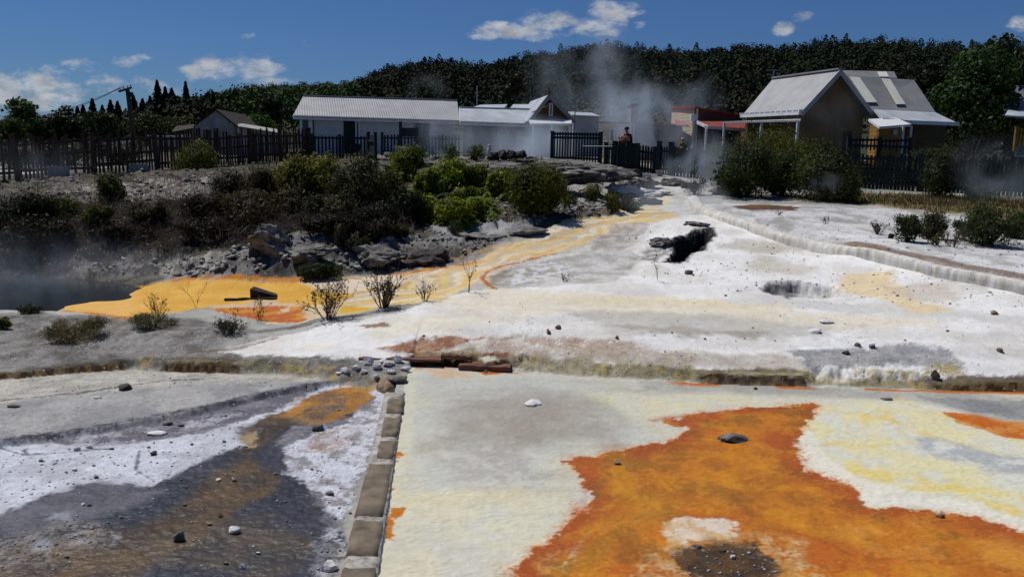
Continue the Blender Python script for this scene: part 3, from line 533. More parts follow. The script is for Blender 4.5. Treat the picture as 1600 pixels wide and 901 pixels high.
# world-wide small mottling of the pigment itself
GC *= (1 + .10*WYN*.6 + .10*FIN*(GRIT > .5))[:, None]
_st = fbm(GX*.7+GY*.2, GY*5.5, 1., 5, 95); _st2 = fbm(GX, GY*1.6, 3.2, 5, 96)
GC *= (1-.11*np.clip(_st, 0, 1)-.09*np.clip(_st2-.05, 0, 1))[:, None]*np.array([1, .995, .985])[None]
_cr = np.abs(fbm(GX, GY, .9, 4, 97)); GC *= (1-.30*sstep(.010, .002, _cr)*sstep(.0, .3, fbm(GX, GY, .5, 2, 98))*(WET < .2))[:, None]
_bg = sstep(29.5, 31, GY+.0*GX)*sstep(-5.5, -8.5, GX)*sstep(60, 45, GY); mixc(np.arange(len(GX)), _bg*.8, c(74,72,58)[None])
GC = np.clip(GC, .01, .86)
def ground_material():
    m = bpy.data.materials.new('sinter_ground'); m.use_nodes = True; t = m.node_tree; b = t.nodes['Principled BSDF']; L = t.links; nd = t.nodes.new
    def mt(op, a, b_=None, c_=None, clamp=False):
        n = nd('ShaderNodeMath'); n.operation = op; n.use_clamp = clamp
        for i, q in enumerate((a, b_, c_)):
            if q is None: continue
            if hasattr(q, 'links'): L.new(q, n.inputs[i])
            else: n.inputs[i].default_value = q
        return n.outputs[0]
    ca = nd('ShaderNodeAttribute'); ca.attribute_name = 'Col'
    wa = nd('ShaderNodeAttribute'); wa.attribute_name = 'wet'; ga = nd('ShaderNodeAttribute'); ga.attribute_name = 'grit'
    g = nd('ShaderNodeNewGeometry')
    def noise(s, d=4, r=.6):
        n = nd('ShaderNodeTexNoise'); n.inputs['Scale'].default_value = s; n.inputs['Detail'].default_value = d; n.inputs['Roughness'].default_value = r; L.new(g.outputs['Position'], n.inputs['Vector']); return n.outputs[0]
    n1 = noise(9, 6, .7); n2 = noise(45, 3, .7); n3 = noise(2.2, 4)
    vo = nd('ShaderNodeTexVoronoi'); vo.inputs['Scale'].default_value = 30; L.new(g.outputs['Position'], vo.inputs['Vector'])
    v2 = nd('ShaderNodeTexVoronoi'); v2.inputs['Scale'].default_value = 70; L.new(g.outputs['Position'], v2.inputs['Vector'])
    # speckle of pale and dark grains where the ground is gritty
    sepc = nd('ShaderNodeSeparateColor'); L.new(vo.outputs['Color'], sepc.inputs[0]); sep2 = nd('ShaderNodeSeparateColor'); L.new(v2.outputs['Color'], sep2.inputs[0])
    pale = mt('MULTIPLY', mt('GREATER_THAN', sepc.outputs[0], .93), mt('LESS_THAN', vo.outputs['Distance'], .35)); dark = mt('MULTIPLY', mt('GREATER_THAN', sep2.outputs[0], .88), mt('LESS_THAN', v2.outputs['Distance'], .4))
    gg = mt('MULTIPLY', mt('SUBTRACT', ga.outputs['Fac'], mt('MULTIPLY', wa.outputs['Fac'], .7)), mt('GREATER_THAN', n3, .42))
    var = mt('ADD', mt('MULTIPLY', mt('SUBTRACT', n1, .5), mt('MULTIPLY_ADD', ga.outputs['Fac'], .9, .34)), 1.0)
    var = mt('ADD', var, mt('MULTIPLY', mt('SUBTRACT', n2, .5), mt('MULTIPLY_ADD', ga.outputs['Fac'], .8, .1)))
    var = mt('MULTIPLY', var, mt('SUBTRACT', 1.0, mt('MULTIPLY', mt('MULTIPLY', dark, ga.outputs['Fac']), .5)))
    vm = nd('ShaderNodeVectorMath'); vm.operation = 'SCALE'; L.new(ca.outputs['Color'], vm.inputs[0]); L.new(var, vm.inputs['Scale'])
    mx = nd('ShaderNodeMix'); mx.data_type = 'RGBA'; L.new(mt('MULTIPLY', mt('MULTIPLY', pale, gg), .65), mx.inputs[0]); L.new(vm.outputs[0], mx.inputs[6]); mx.inputs[7].default_value = (.55, .56, .58, 1)
    L.new(mx.outputs[2], b.inputs['Base Color'])
    L.new(mt('SUBTRACT', .85, mt('MULTIPLY', wa.outputs['Fac'], .62)), b.inputs['Roughness'])
    L.new(mt('MULTIPLY_ADD', wa.outputs['Fac'], .26, .06), b.inputs['Specular IOR Level'])
    rip = nd('ShaderNodeTexNoise'); rip.inputs['Scale'].default_value = 1; rip.inputs['Detail'].default_value = 3; mp = nd('ShaderNodeMapping'); mp.inputs['Scale'].default_value = (14, 30, 1); mp.inputs['Rotation'].default_value = (0, 0, -.5)
    L.new(g.outputs['Position'], mp.inputs[0]); L.new(mp.outputs[0], rip.inputs['Vector'])
    h = mt('ADD', mt('MULTIPLY', n1, mt('MULTIPLY_ADD', ga.outputs['Fac'], .026, .004)), mt('MULTIPLY', n2, mt('MULTIPLY_ADD', ga.outputs['Fac'], .008, .001)))
    h = mt('ADD', h, mt('MULTIPLY', rip.outputs[0], mt('MULTIPLY_ADD', mt('MULTIPLY', wa.outputs['Fac'], mt('LESS_THAN', wa.outputs['Fac'], .62)), .012, .004)))
    rv = nd('ShaderNodeTexVoronoi'); rv.feature = 'SMOOTH_F1'; rv.inputs['Scale'].default_value = 1; mp2 = nd('ShaderNodeMapping'); mp2.inputs['Scale'].default_value = (17, 27, 6); mp2.inputs['Rotation'].default_value = (0, 0, .35)
    wn = nd('ShaderNodeTexNoise'); wn.inputs['Scale'].default_value = 5; wn.inputs['Detail'].default_value = 2; L.new(g.outputs['Position'], wn.inputs['Vector']); wv_ = nd('ShaderNodeVectorMath'); wv_.operation = 'MULTIPLY_ADD'; L.new(wn.outputs['Color'], wv_.inputs[0]); wv_.inputs[1].default_value = (.12, .12, 0); L.new(g.outputs['Position'], wv_.inputs[2])
    L.new(wv_.outputs[0], mp2.inputs[0]); L.new(mp2.outputs[0], rv.inputs['Vector'])
    h = mt('ADD', h, mt('MULTIPLY', mt('MULTIPLY', rv.outputs['Distance'], mt('MULTIPLY', mt('GREATER_THAN', wa.outputs['Fac'], .12), mt('LESS_THAN', wa.outputs['Fac'], .62))), mt('MULTIPLY_ADD', n3, .036, -.006)))
    bp = nd('ShaderNodeBump'); bp.inputs['Distance'].default_value = 1; bp.inputs['Strength'].default_value = .8; L.new(h, bp.inputs['Height']); L.new(bp.outputs[0], b.inputs['Normal'])
    return m
M = {}
M['ground'] = ground_material()
nr_, nc_ = gx.shape
idx = np.arange(nr_*nc_).reshape(nr_, nc_)
FQ = np.stack([idx[:-1, :-1], idx[:-1, 1:], idx[1:, 1:], idx[1:, :-1]], -1).reshape(-1, 4)
gro = np_mesh('ground', np.stack([GX, GY, GZ], 1), FQ, M['ground'], col=GC, smooth=True, extra={'wet': WET, 'grit': GRIT})
tag(gro, kind='structure')
M['dirt'] = pmat('bare_dirt', c(150,148,146), c(110,108,106), .9, 3, .02)
mesh_obj('ground', [(-150, -60, -.3), (150, -60, -.3), (150, 3.68, -.3), (-150, 3.68, -.3)], [(0, 1, 2, 3)], M['dirt'])['kind'] = 'structure'
# steaming pool
POOLZ = .02
M['pool'] = pmat('pool_water', c(40,46,50), c(28,33,37), .12, 1.2, .004, spec=.5, stretch=(1, 2, 1))
pw = [Pz(u, v, POOLZ) for u, v in [(-700,400),(270,400),(300,470),(200,500),(-700,510)]]
pv = [(p.x, p.y, POOLZ) for p in pw]
mesh_obj('pool_water', pv, [tuple(range(len(pv)))], M['pool'])['kind'] = 'structure'
# ------------------------------------------------------------------ materials
def lin(r, g, b): return tuple(srgb(r, g, b))
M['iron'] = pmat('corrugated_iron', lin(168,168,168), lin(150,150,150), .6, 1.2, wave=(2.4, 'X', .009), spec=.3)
M['iron_grey_and_shaded'] = pmat('corrugated_iron_grey_and_shaded', lin(118,119,121), lin(134,134,134), .6, 1.2, wave=(2.4, 'X', .009), spec=.3)  # grey iron; also carries the painted shade of the big gable's right slope
M['iron_light'] = pmat('corrugated_iron_pale', lin(190,196,200), lin(160,166,170), .5, 1.2, wave=(2.4, 'X', .009), spec=.4)
M['glass_panel'] = pmat('translucent_roof_sheet', lin(212,212,196), lin(200,200,186), .5, 2, wave=(2.2, 'X', .01))
M['iron_red'] = pmat('red_roof', lin(150,72,56), lin(124,58,48), .6, 2, wave=(2.4, 'X', .009))
M['white_board'] = pmat('white_weatherboard', lin(205,206,208), lin(188,190,192), .7, 2, wave=(1.8, 'Y', .006))
M['tin_wall'] = pmat('weathered_tin_wall', lin(176,174,168), lin(128,124,116), .8, 3, .004, stretch=(1, 1, .4))
M['cream_board'] = pmat('cream_weatherboard', lin(206,192,160), lin(190,176,146), .7, 2, wave=(1.8, 'Y', .006))
M['brown_board'] = pmat('brown_weatherboard', lin(98,72,62), lin(80,58,50), .75, 2, wave=(1.8, 'Y', .006))
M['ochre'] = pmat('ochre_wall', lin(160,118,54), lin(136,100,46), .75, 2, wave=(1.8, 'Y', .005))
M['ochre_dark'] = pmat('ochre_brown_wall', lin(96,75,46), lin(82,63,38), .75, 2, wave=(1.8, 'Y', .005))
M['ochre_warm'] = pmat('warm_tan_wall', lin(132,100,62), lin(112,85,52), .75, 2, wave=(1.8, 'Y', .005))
M['white'] = pmat('white_paint', lin(225,225,225), lin(205,205,205), .5, 4)
M['window'] = pmat('dark_window', lin(34,38,42), lin(26,28,32), .12, 2, spec=.5)
M['redwood'] = pmat('red_painted_joinery', lin(120,52,42), lin(100,44,36), .6, 4)
M['dark_wood'] = pmat('weathered_dark_timber', lin(62,48,42), lin(38,30,27), .9, 6, .004, stretch=(1, 1, .2))
M['green_wood'] = pmat('dark_green_timber', lin(34,48,46), lin(24,34,33), .7, 6, .002, stretch=(1, 1, .2))
M['teal'] = pmat('teal_paint', lin(30,86,80), lin(22,66,62), .5, 6)
M['concrete'] = pmat('concrete', lin(150,148,142), lin(118,116,110), .9, 6, .01)
M['stone_top'] = pmat('kerb_block_face', lin(134,120,102), lin(84,74,60), .85, 7, .008, lo=.3, hi=.7)
M['stone_crust'] = pmat('kerb_crust', lin(186,182,174), lin(120,114,106), .9, 14, .012)
M['rock_grey'] = pmat('grey_rock', lin(132,129,124), lin(66,63,60), .9, 5, .03)
M['rock_dark'] = pmat('dark_rock', lin(84,76,72), lin(46,42,40), .9, 5, .03)
M['rock_white'] = pmat('white_sinter_rock', lin(222,222,222), lin(188,186,184), .9, 9, .02)
M['rock_brown'] = pmat('brown_rock', lin(156,132,110), lin(100,82,68), .9, 9, .02)
M['beam'] = pmat('rusty_beam', lin(124,86,66), lin(82,58,46), .85, 7, .008, stretch=(.4, 1, 1))
M['bark'] = pmat('bark', lin(92,80,70), lin(54,46,40), .9, 12, .01)
M['twig'] = pmat('twig', lin(104,86,66), lin(62,50,40), .9, 20)
M['skin'] = pmat('skin', lin(190,140,115), lin(180,128,104), .6, 10)
M['black_cloth'] = pmat('black_cloth', lin(30,30,34), lin(22,22,26), .8, 10)
M['olive_cloth'] = pmat('olive_cloth', lin(120,112,40), lin(100,92,34), .8, 10)
M['orange_cloth'] = pmat('rust_cloth', lin(150,86,60), lin(130,70,50), .8, 10)
M['pink_cloth'] = pmat('pink_cloth', lin(214,150,158), lin(196,130,140), .8, 10)
M['hair'] = pmat('dark_hair', lin(36,28,24), lin(26,20,18), .7, 20)
M['metal'] = pmat('dull_metal', lin(150,152,155), lin(120,122,125), .4, 4, spec=.5)
def leafmat(name, rough=.6, tr=.35):
    m = bpy.data.materials.new(name); m.use_nodes = True; t = m.node_tree; b = t.nodes['Principled BSDF']; L = t.links; nd = t.nodes.new
    a = nd('ShaderNodeAttribute'); a.attribute_name = 'Col'; g = nd('ShaderNodeNewGeometry')
    n = nd('ShaderNodeTexNoise'); n.inputs['Scale'].default_value = 3; L.new(g.outputs['Position'], n.inputs['Vector'])
    mr = nd('ShaderNodeMapRange'); L.new(n.outputs[0], mr.inputs[0]); mr.inputs[1].default_value = .3; mr.inputs[2].default_value = .7; mr.inputs[3].default_value = .75; mr.inputs[4].default_value = 1.25
    v = nd('ShaderNodeVectorMath'); v.operation = 'SCALE'; L.new(a.outputs['Color'], v.inputs[0]); L.new(mr.outputs[0], v.inputs['Scale'])
    L.new(v.outputs[0], b.inputs['Base Color']); b.inputs['Roughness'].default_value = rough; b.inputs['Specular IOR Level'].default_value = .15
    tl = nd('ShaderNodeBsdfTranslucent'); L.new(v.outputs[0], tl.inputs[0]); mx = nd('ShaderNodeMixShader'); mx.inputs[0].default_value = tr
    L.new(b.outputs[0], mx.inputs[1]); L.new(tl.outputs[0], mx.inputs[2]); L.new(mx.outputs[0], t.nodes['Material Output'].inputs[0])
    return m
M['leaf'] = leafmat('foliage'); M['leaf_far'] = leafmat('forest_foliage', .9, .05)

# ------------------------------------------------------------------ hills and the bush on them
RID = [(-300,205,420),(0,205,420),(120,200,420),(185,186,420),(230,172,410),(260,160,400),(330,150,390),(400,134,380),(470,131,370),(540,128,360),(575,118,300),(600,106,290),(640,96,285),(690,93,280),(740,100,280),(790,92,275),(830,82,270),(880,74,270),(910,68,270),(960,66,270),(1030,75,270),(1100,74,270),(1180,70,270),(1250,66,265),(1330,59,260),(1400,60,255),(1500,68,250),(1560,66,240),(1650,62,235),(2000,50,230)]
rp = [P(*q) for q in RID]
RTX = np.array([p.x/p.y for p in rp]); RZ = np.array([p.z for p in rp])-5.0; RD = np.array([p.y for p in rp])
def hill(x, y):
    tt = x/np.maximum(y, 1); cz = np.interp(tt, RTX, RZ); cd = np.interp(tt, RTX, RD)
    q = np.clip((y-75)/(cd-75), 0, 1.0)
    z = 2.7 + (cz-2.7)*(q**1.15) + 2.*fbm(x, y, .02, 3, 4)*q*(1-q)*2
    return z - np.clip(y-cd, 0, 1e9)*.12
hc = np.linspace(-1.6, 1.6, 150); hr = np.concatenate([np.linspace(70, 480, 70), np.geomspace(500, 1500, 10)])
hx = hc[None, :]*hr[:, None]; hy = np.repeat(hr[:, None], len(hc), 1)
hz = hill(hx.ravel(), hy.ravel()); hz = np.maximum(hz, 1.0)
ii = np.arange(hx.size).reshape(hx.shape)
M['hill'] = pmat('hill_floor', lin(40,48,26), lin(58,52,36), .95, .15)
ho = np_mesh('hill', np.stack([hx.ravel(), hy.ravel(), hz], 1), np.stack([ii[:-1, :-1], ii[:-1, 1:], ii[1:, 1:], ii[1:, :-1]], -1).reshape(-1, 4), M['hill'], smooth=True)
tag(ho, kind='structure')

def quads(C, size, nrm=None, aspect=1.0, rs=R, up=0., ow=1.2):
    n = len(C); a = rs.normal(size=(n, 3)); a[:, 2] += up; a /= np.linalg.norm(a, axis=1)[:, None]
    b = rs.normal(size=(n, 3))
    if nrm is not None:
        nn = nrm*ow+b*.6; nn /= np.linalg.norm(nn, axis=1)[:, None]+1e-9; a = a-nn*(a*nn).sum(1)[:, None]; a /= np.linalg.norm(a, axis=1)[:, None]+1e-9; b = nn
    b = np.cross(a, b); b /= np.linalg.norm(b, axis=1)[:, None]+1e-9
    s = (np.asarray(size)*np.ones(n))[:, None]
    V = np.stack([C-a*s*.5, C+b*s*.5*aspect, C+a*s*.5, C-b*s*.5*aspect], 1).reshape(-1, 3)
    return V, np.arange(4*n).reshape(n, 4)
def crown_points(n, lobes, rs=R, shell=.55):
    # points scattered through the outer part of several overlapping lobes
    w_ = np.array([l[3]*l[4]*l[5] for l in lobes])**.67; k = rs.choice(len(lobes), n, p=w_/w_.sum()); L_ = np.array(lobes)[k]
    d = rs.normal(size=(n, 3)); d /= np.linalg.norm(d, axis=1)[:, None]
    r = (shell + (1-shell)*rs.rand(n)**.6)*(1+.12*rs.normal(size=n))
    return L_[:, :3]+d*L_[:, 3:6]*r[:, None], d
def colmix(n, a, b, rs=R, clump=None, j=.18):
    t = rs.rand(n) if clump is None else np.clip(clump+.25*rs.normal(size=n), 0, 1)
    q = np.array(a)[None]*(1-t[:, None])+np.array(b)[None]*t[:, None]
    return np.repeat(q*(1+j*rs.normal(size=(n, 1))).clip(.4, 1.8), 4, 0)

# forest on the hill: one mass of crowns nobody could count
FV = []; FF = []; FC = []; k0 = 0; cnt = 0
pts = []
RF = np.random.RandomState(3)
for _ in range(60000):
    tt = RF.uniform(-.80, .84); tx_ = tt; yq = RF.uniform(95, 430)
    cd = float(np.interp(tx_, RTX, RD))
    if yq > cd+6: continue
    pts.append((tx_*yq, yq))
cell = {}; keep = []
for (x, y) in pts:
    s_ = 3.9 if y < 300 else 4.6
    kx = (int(x//s_), int(y//s_))
    if kx in cell: continue
    cell[kx] = 1; keep.append((x, y))
keep = np.array(keep); kz = hill(keep[:, 0], keep[:, 1])
for i, ((x, y), z) in enumerate(zip(keep, kz)):
    tt = x/y; left_green = tt < -.19
    u_ = RF.rand(); patch = float(fbm(np.array([x]), np.array([y]), .018, 3, 5)[0])
    near_crest = y > np.interp(tt, RTX, RD)-16
    n = 110 if not near_crest else 150
    ls = (.46 if not near_crest else .42)*(1.25 if y > 300 else 1)
    slope = (float(np.interp(tt, RTX, RZ))+5.0-CAMZ)/float(np.interp(tt, RTX, RD)); lim = CAMZ+slope*y*RF.uniform(.9, 1.03)-z
    pine = u_ < (.26 if patch > -.05 else .08) and not (left_green and tt > -.34)
    if pine:
        h = min(RF.uniform(5.2, 8.2), lim+1.0); r0 = RF.uniform(1.4, 2.3)
        if h < 2.2: continue
        q = RF.rand(n)**.8; ang = RF.rand(n)*2*math.pi; rr = r0*(1-q)**.55*(.6+.4*RF.rand(n))+.2
        C = np.stack([x+np.cos(ang)*rr, y+np.sin(ang)*rr, z+h*(.15+.85*q)-rr*.15], 1); nn_ = np.stack([np.cos(ang), np.sin(ang), .5+0*ang], 1)
        ca, cb_ = (.011, .019, .009), (.018, .029, .012)
    else:
        h = min(RF.uniform(4., 6.8), lim+.5); r0 = min(RF.uniform(1.8, 3.0), h*.5)
        if h < 2.2: continue
        lobes = [(x+RF.uniform(-.4, .4)*r0, y+RF.uniform(-.4, .4)*r0, z+h-r0*.6+RF.uniform(-.4, .35)*r0, r0*RF.uniform(.5, .8), r0*RF.uniform(.5, .8), r0*RF.uniform(.4, .65)) for _ in range(4)]
        C, nn_ = crown_points(n, lobes, RF, .7); C[:, 2] -= RF.rand(n)**3*h*.35
        if left_green and tt > -.36: ca, cb_ = (.032, .058, .014), (.060, .085, .020)
        elif patch < -.12: ca, cb_ = (.032, .025, .014), (.028, .034, .013)
        else: ca, cb_ = (.014, .024, .009), (.024, .038, .011)
    V, F = quads(C, ls*(.8+.6*RF.rand(n)), nn_, .9, RF, 0, 2.2)
    FV.append(V); FF.append(F+k0); k0 += len(V); tn = RF.rand()
    FC.append(colmix(n, ca, cb_, RF, np.full(n, tn), .10))
fo = np_mesh('forest', np.concatenate(FV), np.concatenate(FF), M['leaf_far'], col=np.concatenate(FC))
tag(fo, 'dense dark bush of pines and broadleaf crowns covering the hills behind the village', 'forest', kind='stuff')

# ------------------------------------------------------------------ single trees
def tree(px, vb, y, wpx, hpx, label, ca, cb_, name='broadleaf_tree', n=1500, leaf=.2, lobes=9, conifer=False, group=None, seed=1, cat='tree', trunk_h=.25, airy=0, shell=.6):
    rs = np.random.RandomState(seed); b0 = P(px, vb, y); W = wpx/FPX*y; H = hpx/FPX*y; mb = MB()
    o = thing(name, label, cat, b0, 0, group)
    if conifer:
        q = rs.rand(n)**.75; tier = q; ang = rs.rand(n)*2*math.pi
        rr = W*.5*(1-tier)**.9*(.3+.7*rs.rand(n)**.5)*(.62+.38*(1-np.mod(q*8.5+.12*np.sin(ang*3), 1)))*(1+.25*np.sin(ang*5+tier*30))+.05
        C = np.stack([np.cos(ang)*rr, np.sin(ang)*rr, H*(.12+.88*tier)-rr*.25+rs.rand(n)*.1*H/9], 1); nn_ = np.stack([np.cos(ang)*.4, np.sin(ang)*.4, 1+0*ang], 1)
        mb.tube([(0, 0, -.3), (0, 0, H*.5), (0, 0, H*.97)], [W*.04+.05, W*.03+.03, .02], 6)
    else:
        lb = []
        for i in range(lobes):
            a = rs.rand()*6.28; r = rs.uniform(.0, .34)*W; zz = rs.uniform(trunk_h+.12, .9)*H; sz = W*rs.uniform(.17, .27)*(1.05 if zz < .6*H else .85)
            lb.append((math.cos(a)*r, math.sin(a)*r, zz, sz, sz, sz*.75))
        lb.append((0, 0, H*(.55 if trunk_h > .1 else .42), W*.36, W*.36, H*(.30 if trunk_h > .1 else .42))); 
        C, nn_ = crown_points(n, lb, rs, shell)
        C[:, 2] = np.where(C[:, 2] > H*1.03, H*(1.03-rs.rand(n)*.15), C[:, 2])
        mb.tube([(0, 0, -.3), (.02*W, 0, H*trunk_h), (0, .02*W, H*.6)], [W*.045+.04, W*.035+.03, .03], 7)
        for l in lb[:7]: mb.tube([(0, 0, H*trunk_h*rs.uniform(.8, 1.4)), (l[0]*.5, l[1]*.5, l[2]*.75), (l[0], l[1], l[2])], [W*.02+.02, W*.014+.012, .01], 5)
    V, F = quads(C, leaf*(.6+.8*rs.rand(n)), nn_, .8, rs, 0)
    cl = (fbm(C[:, 0], C[:, 1]+C[:, 2]*1.7, 1.6/max(W*.12, .2), 3, seed)+.5)
    np_mesh('crown', V, F, M['leaf'], o, col=colmix(n, ca, cb_, rs, cl))
    mb.build('trunk', M['bark'], o)
    return o
DKG, MDG = (.016, .030, .008), (.040, .068, .014)
tree(1517,245,46,166,158, 'large round dark green tree right of the big gabled house', (.018,.038,.008), (.044, .082, .014), n=11000, leaf=.24, lobes=26, seed=2, trunk_h=.0, shell=.75)
tree(1590,200,60,110,140, 'tall tree at the right edge behind the grey house', (.02,.03,.012), (.04,.05,.02), n=3500, leaf=.35, lobes=14, seed=3)
tree(1450,160,95,70,60, 'dark tree on the slope above the round tree', (.014,.022,.01), (.03,.04,.015), n=1500, leaf=.4, seed=4)
tree(38,222,48,64,72, 'light green airy tree at the left edge above the fence', (.045,.065,.022), (.09,.12,.035), n=1500, leaf=.24, lobes=10, seed=5, shell=.35)
tree(16,232,42,60,46, 'low light green bushy tree at the far left behind the fence', (.03,.05,.012), (.07,.10,.02), n=1500, leaf=.16, seed=6, trunk_h=.05)
tree(98,228,45,80,62, 'round very dark tree behind the fence, left of the power pole', (.010,.020,.006), (.026,.042,.010), n=3600, leaf=.17, lobes=14, seed=7, trunk_h=.05)
tree(60,226,44,44,40, 'small dark shrub tree between the airy tree and the round dark tree', (.012,.024,.008), (.03,.05,.012), n=1300, leaf=.15, seed=8, trunk_h=.05)
tree(128,226,50,60,50, 'dark rounded tree just left of the power pole', (.012,.026,.008), (.034,.06,.014), n=2000, leaf=.18, seed=9, trunk_h=.05)
tree(165,224,56,60,48, 'mid green rounded tree behind the foot of the power pole', (.02,.034,.010), (.04,.065,.016), n=2000, leaf=.2, seed=10, trunk_h=.05)
tree(228,222,60,80,46, 'olive brown broad tree right of the power pole', (.03,.036,.012), (.055,.06,.018), n=2400, leaf=.22, lobes=12, seed=11, trunk_h=.05)
tree(275,215,62,60,34, 'low yellow green tree left of the tin shed', (.04,.05,.012), (.07,.085,.02), n=1500, leaf=.2, seed=12, trunk_h=.05)
tree(402,208,60,54,28, 'low bright green tree between the tin shed and the long white house', (.035,.07,.012), (.06,.11,.018), n=1500, leaf=.2, seed=13, trunk_h=.02)
tree(425,205,70,60,60, 'dark tree left of the long white house', (.012,.022,.008), (.022,.036,.012), n=2000, leaf=.25, seed=14, trunk_h=.02)
tree(805,160,75,34,44, 'slim ochre green tree above the long white roof', (.03,.032,.012), (.05,.05,.016), n=900, leaf=.3, seed=15)
for i, (u, v, y, wp, hp, lb_) in enumerate([(250,215,105,20,88,'tallest dark spruce on the left skyline, nearest the power pole'),(262,215,107,16,78,'dark spruce just right of the tallest one'),(294,215,110,15,86,'narrow dark spruce standing alone on the skyline'),(272,215,112,24,76,'broad dark conifer between the tall spruces'),
      (148,215,100,14,60,'pointed dark conifer rising behind the round dark tree'),(133,215,104,13,50,'short conifer left of the pointed one above the round tree'),(124,215,112,12,48,'smallest conifer above the round dark tree'),(176,215,118,17,58,'dark conifer left of the power pole top'),(187,215,116,16,56,'dark conifer directly beside the power pole top'),(212,215,114,18,66,'dark conifer right of the power pole'),
      (226,215,116,20,60,'bushy dark conifer second right of the power pole'),(238,215,112,16,64,'dark conifer left of the tallest spruce'),(310,215,120,18,62,'dark conifer right of the lone narrow spruce'),(336,215,125,16,68,'dark conifer above the ridge of the tin shed'),(350,215,128,20,60,'dark conifer right of the tin shed peak'),(163,215,122,14,50,'low dark conifer in the gap left of the pole')]):
    tree(u, v, y, wp*2.1, hp*.97, lb_, (.008,.014,.008), (.018,.028,.014), name='conifer_tree', n=5200, leaf=.20, conifer=True, seed=30+i, group='dark conifers on the left skyline')
for i, (u, v, wp, hp, lb_) in enumerate([(1035,100,14,40,'pointed pine breaking the skyline above the steam'),(1317,90,9,45,'pine on the skyline above the peak of the big gable'),(1140,100,16,36,'pine left of centre on the right skyline'),(1512,90,9,34,'thin pine on the skyline above the round tree'),(602,130,16,40,'pine at the left shoulder of the near hill')]):
    pass

# ------------------------------------------------------------------ houses
def slab(name, q, mat, parent, th=.08, panels=None):
    # a sheet over four corners q (eave a, eave b, ridge b, ridge a) with thickness and UVs in metres
    q = [Vector(p) for p in q]; n = (q[1]-q[0]).cross(q[3]-q[0]).normalized(); n = n if n.z > 0 else -n
    low = [p-n*th for p in q]; o = mesh_obj(name, low+q, [(3,2,1,0),(4,5,6,7),(0,1,5,4),(1,2,6,5),(2,3,7,6),(3,0,4,7)], mat, parent)
    uv = o.data.uv_layers.new(name='UVMap'); U = (q[1]-q[0]).normalized(); Vv = (q[3]-q[0]); Vv = (Vv-U*Vv.dot(U)).normalized()
    for lp in o.data.loops:
        p = o.data.vertices[lp.vertex_index].co-q[0]; uv.data[lp.index].uv = (p.dot(U), p.dot(Vv))
    return o
def wallq(name, a, b, zb, za, zb2, mat, parent, th=.12, apex=None):
    # wall from plan point a to b, bottom zb, top heights za and zb2 (and an optional apex)
    a = Vector((a[0], a[1], 0)); b = Vector((b[0], b[1], 0)); d = (b-a).normalized(); n = Vector((-d.y, d.x, 0))*th
    prof = [(0, zb), ((b-a).length, zb), ((b-a).length, zb2)]+([apex] if apex else [])+[(0, za)]
    f = [a+d*s+Vector((0, 0, z)) for s, z in prof]; k = len(f)
    vs = f+[p+n for p in f]; fs = [tuple(range(k)), tuple(reversed(range(k, 2*k)))]+[(i, i+k, (i+1) % k+k, (i+1) % k) for i in range(k)]
    o = mesh_obj(name, vs, fs, mat, parent); uv = o.data.uv_layers.new(name='UVMap')
    for lp in o.data.loops:
        p = o.data.vertices[lp.vertex_index].co; uv.data[lp.index].uv = ((p-a).dot(d), p.z)
    return o
def quad_piece(name, pts, mat, parent, th=.05):
    pts = [Vector(p) for p in pts]; n = (pts[1]-pts[0]).cross(pts[2]-pts[0]).normalized()
    if n.y > 0: n = -n
    return mesh_obj(name, pts+[p-n*-th for p in pts], [(0,1,2,3),(7,6,5,4),(0,4,5,1),(1,5,6,2),(2,6,7,3),(3,7,4,0)], mat, parent)
def opening(parent, a, b, s0, s1, z0, z1, kind='window', off=.03, frame='white', mull=0):
    # window or door between distances s0 and s1 along the wall a-b, its face proud of the wall towards the viewer
    a = Vector((a[0], a[1], 0)); b = Vector((b[0], b[1], 0)); d = (b-a).normalized(); n = Vector((d.y, -d.x, 0))
    m = MB(); q = lambda s, z, o_: a+d*s+n*o_+Vector((0, 0, z)); fw = .07
    def bx(sa, sb, za, zb_, o0, o1): m.hexa([q(sa, za, o0), q(sb, za, o0), q(sb, za, o1), q(sa, za, o1)], [q(sa, zb_, o0), q(sb, zb_, o0), q(sb, zb_, o1), q(sa, zb_, o1)])
    bx(s0, s0+fw, z0, z1, .0, off+.04); bx(s1-fw, s1, z0, z1, .0, off+.04); bx(s0+fw, s1-fw, z1-fw, z1, .0, off+.04); bx(s0+fw, s1-fw, z0, z0+fw, .0, off+.04)
    for i in range(mull):
        sm = s0+(s1-s0)*(i+1)/(mull+1); bx(sm-.025, sm+.025, z0+fw, z1-fw, 0, off+.035)
    w_ = m.build(kind, M[frame], parent)
    m = MB(); bx(s0+fw, s1-fw, z0+fw, z1-fw, 0.004, off); m.build('pane' if kind == 'window' else 'panel', M['window'] if kind == 'window' else M[frame if frame != 'white' else 'window'], w_)
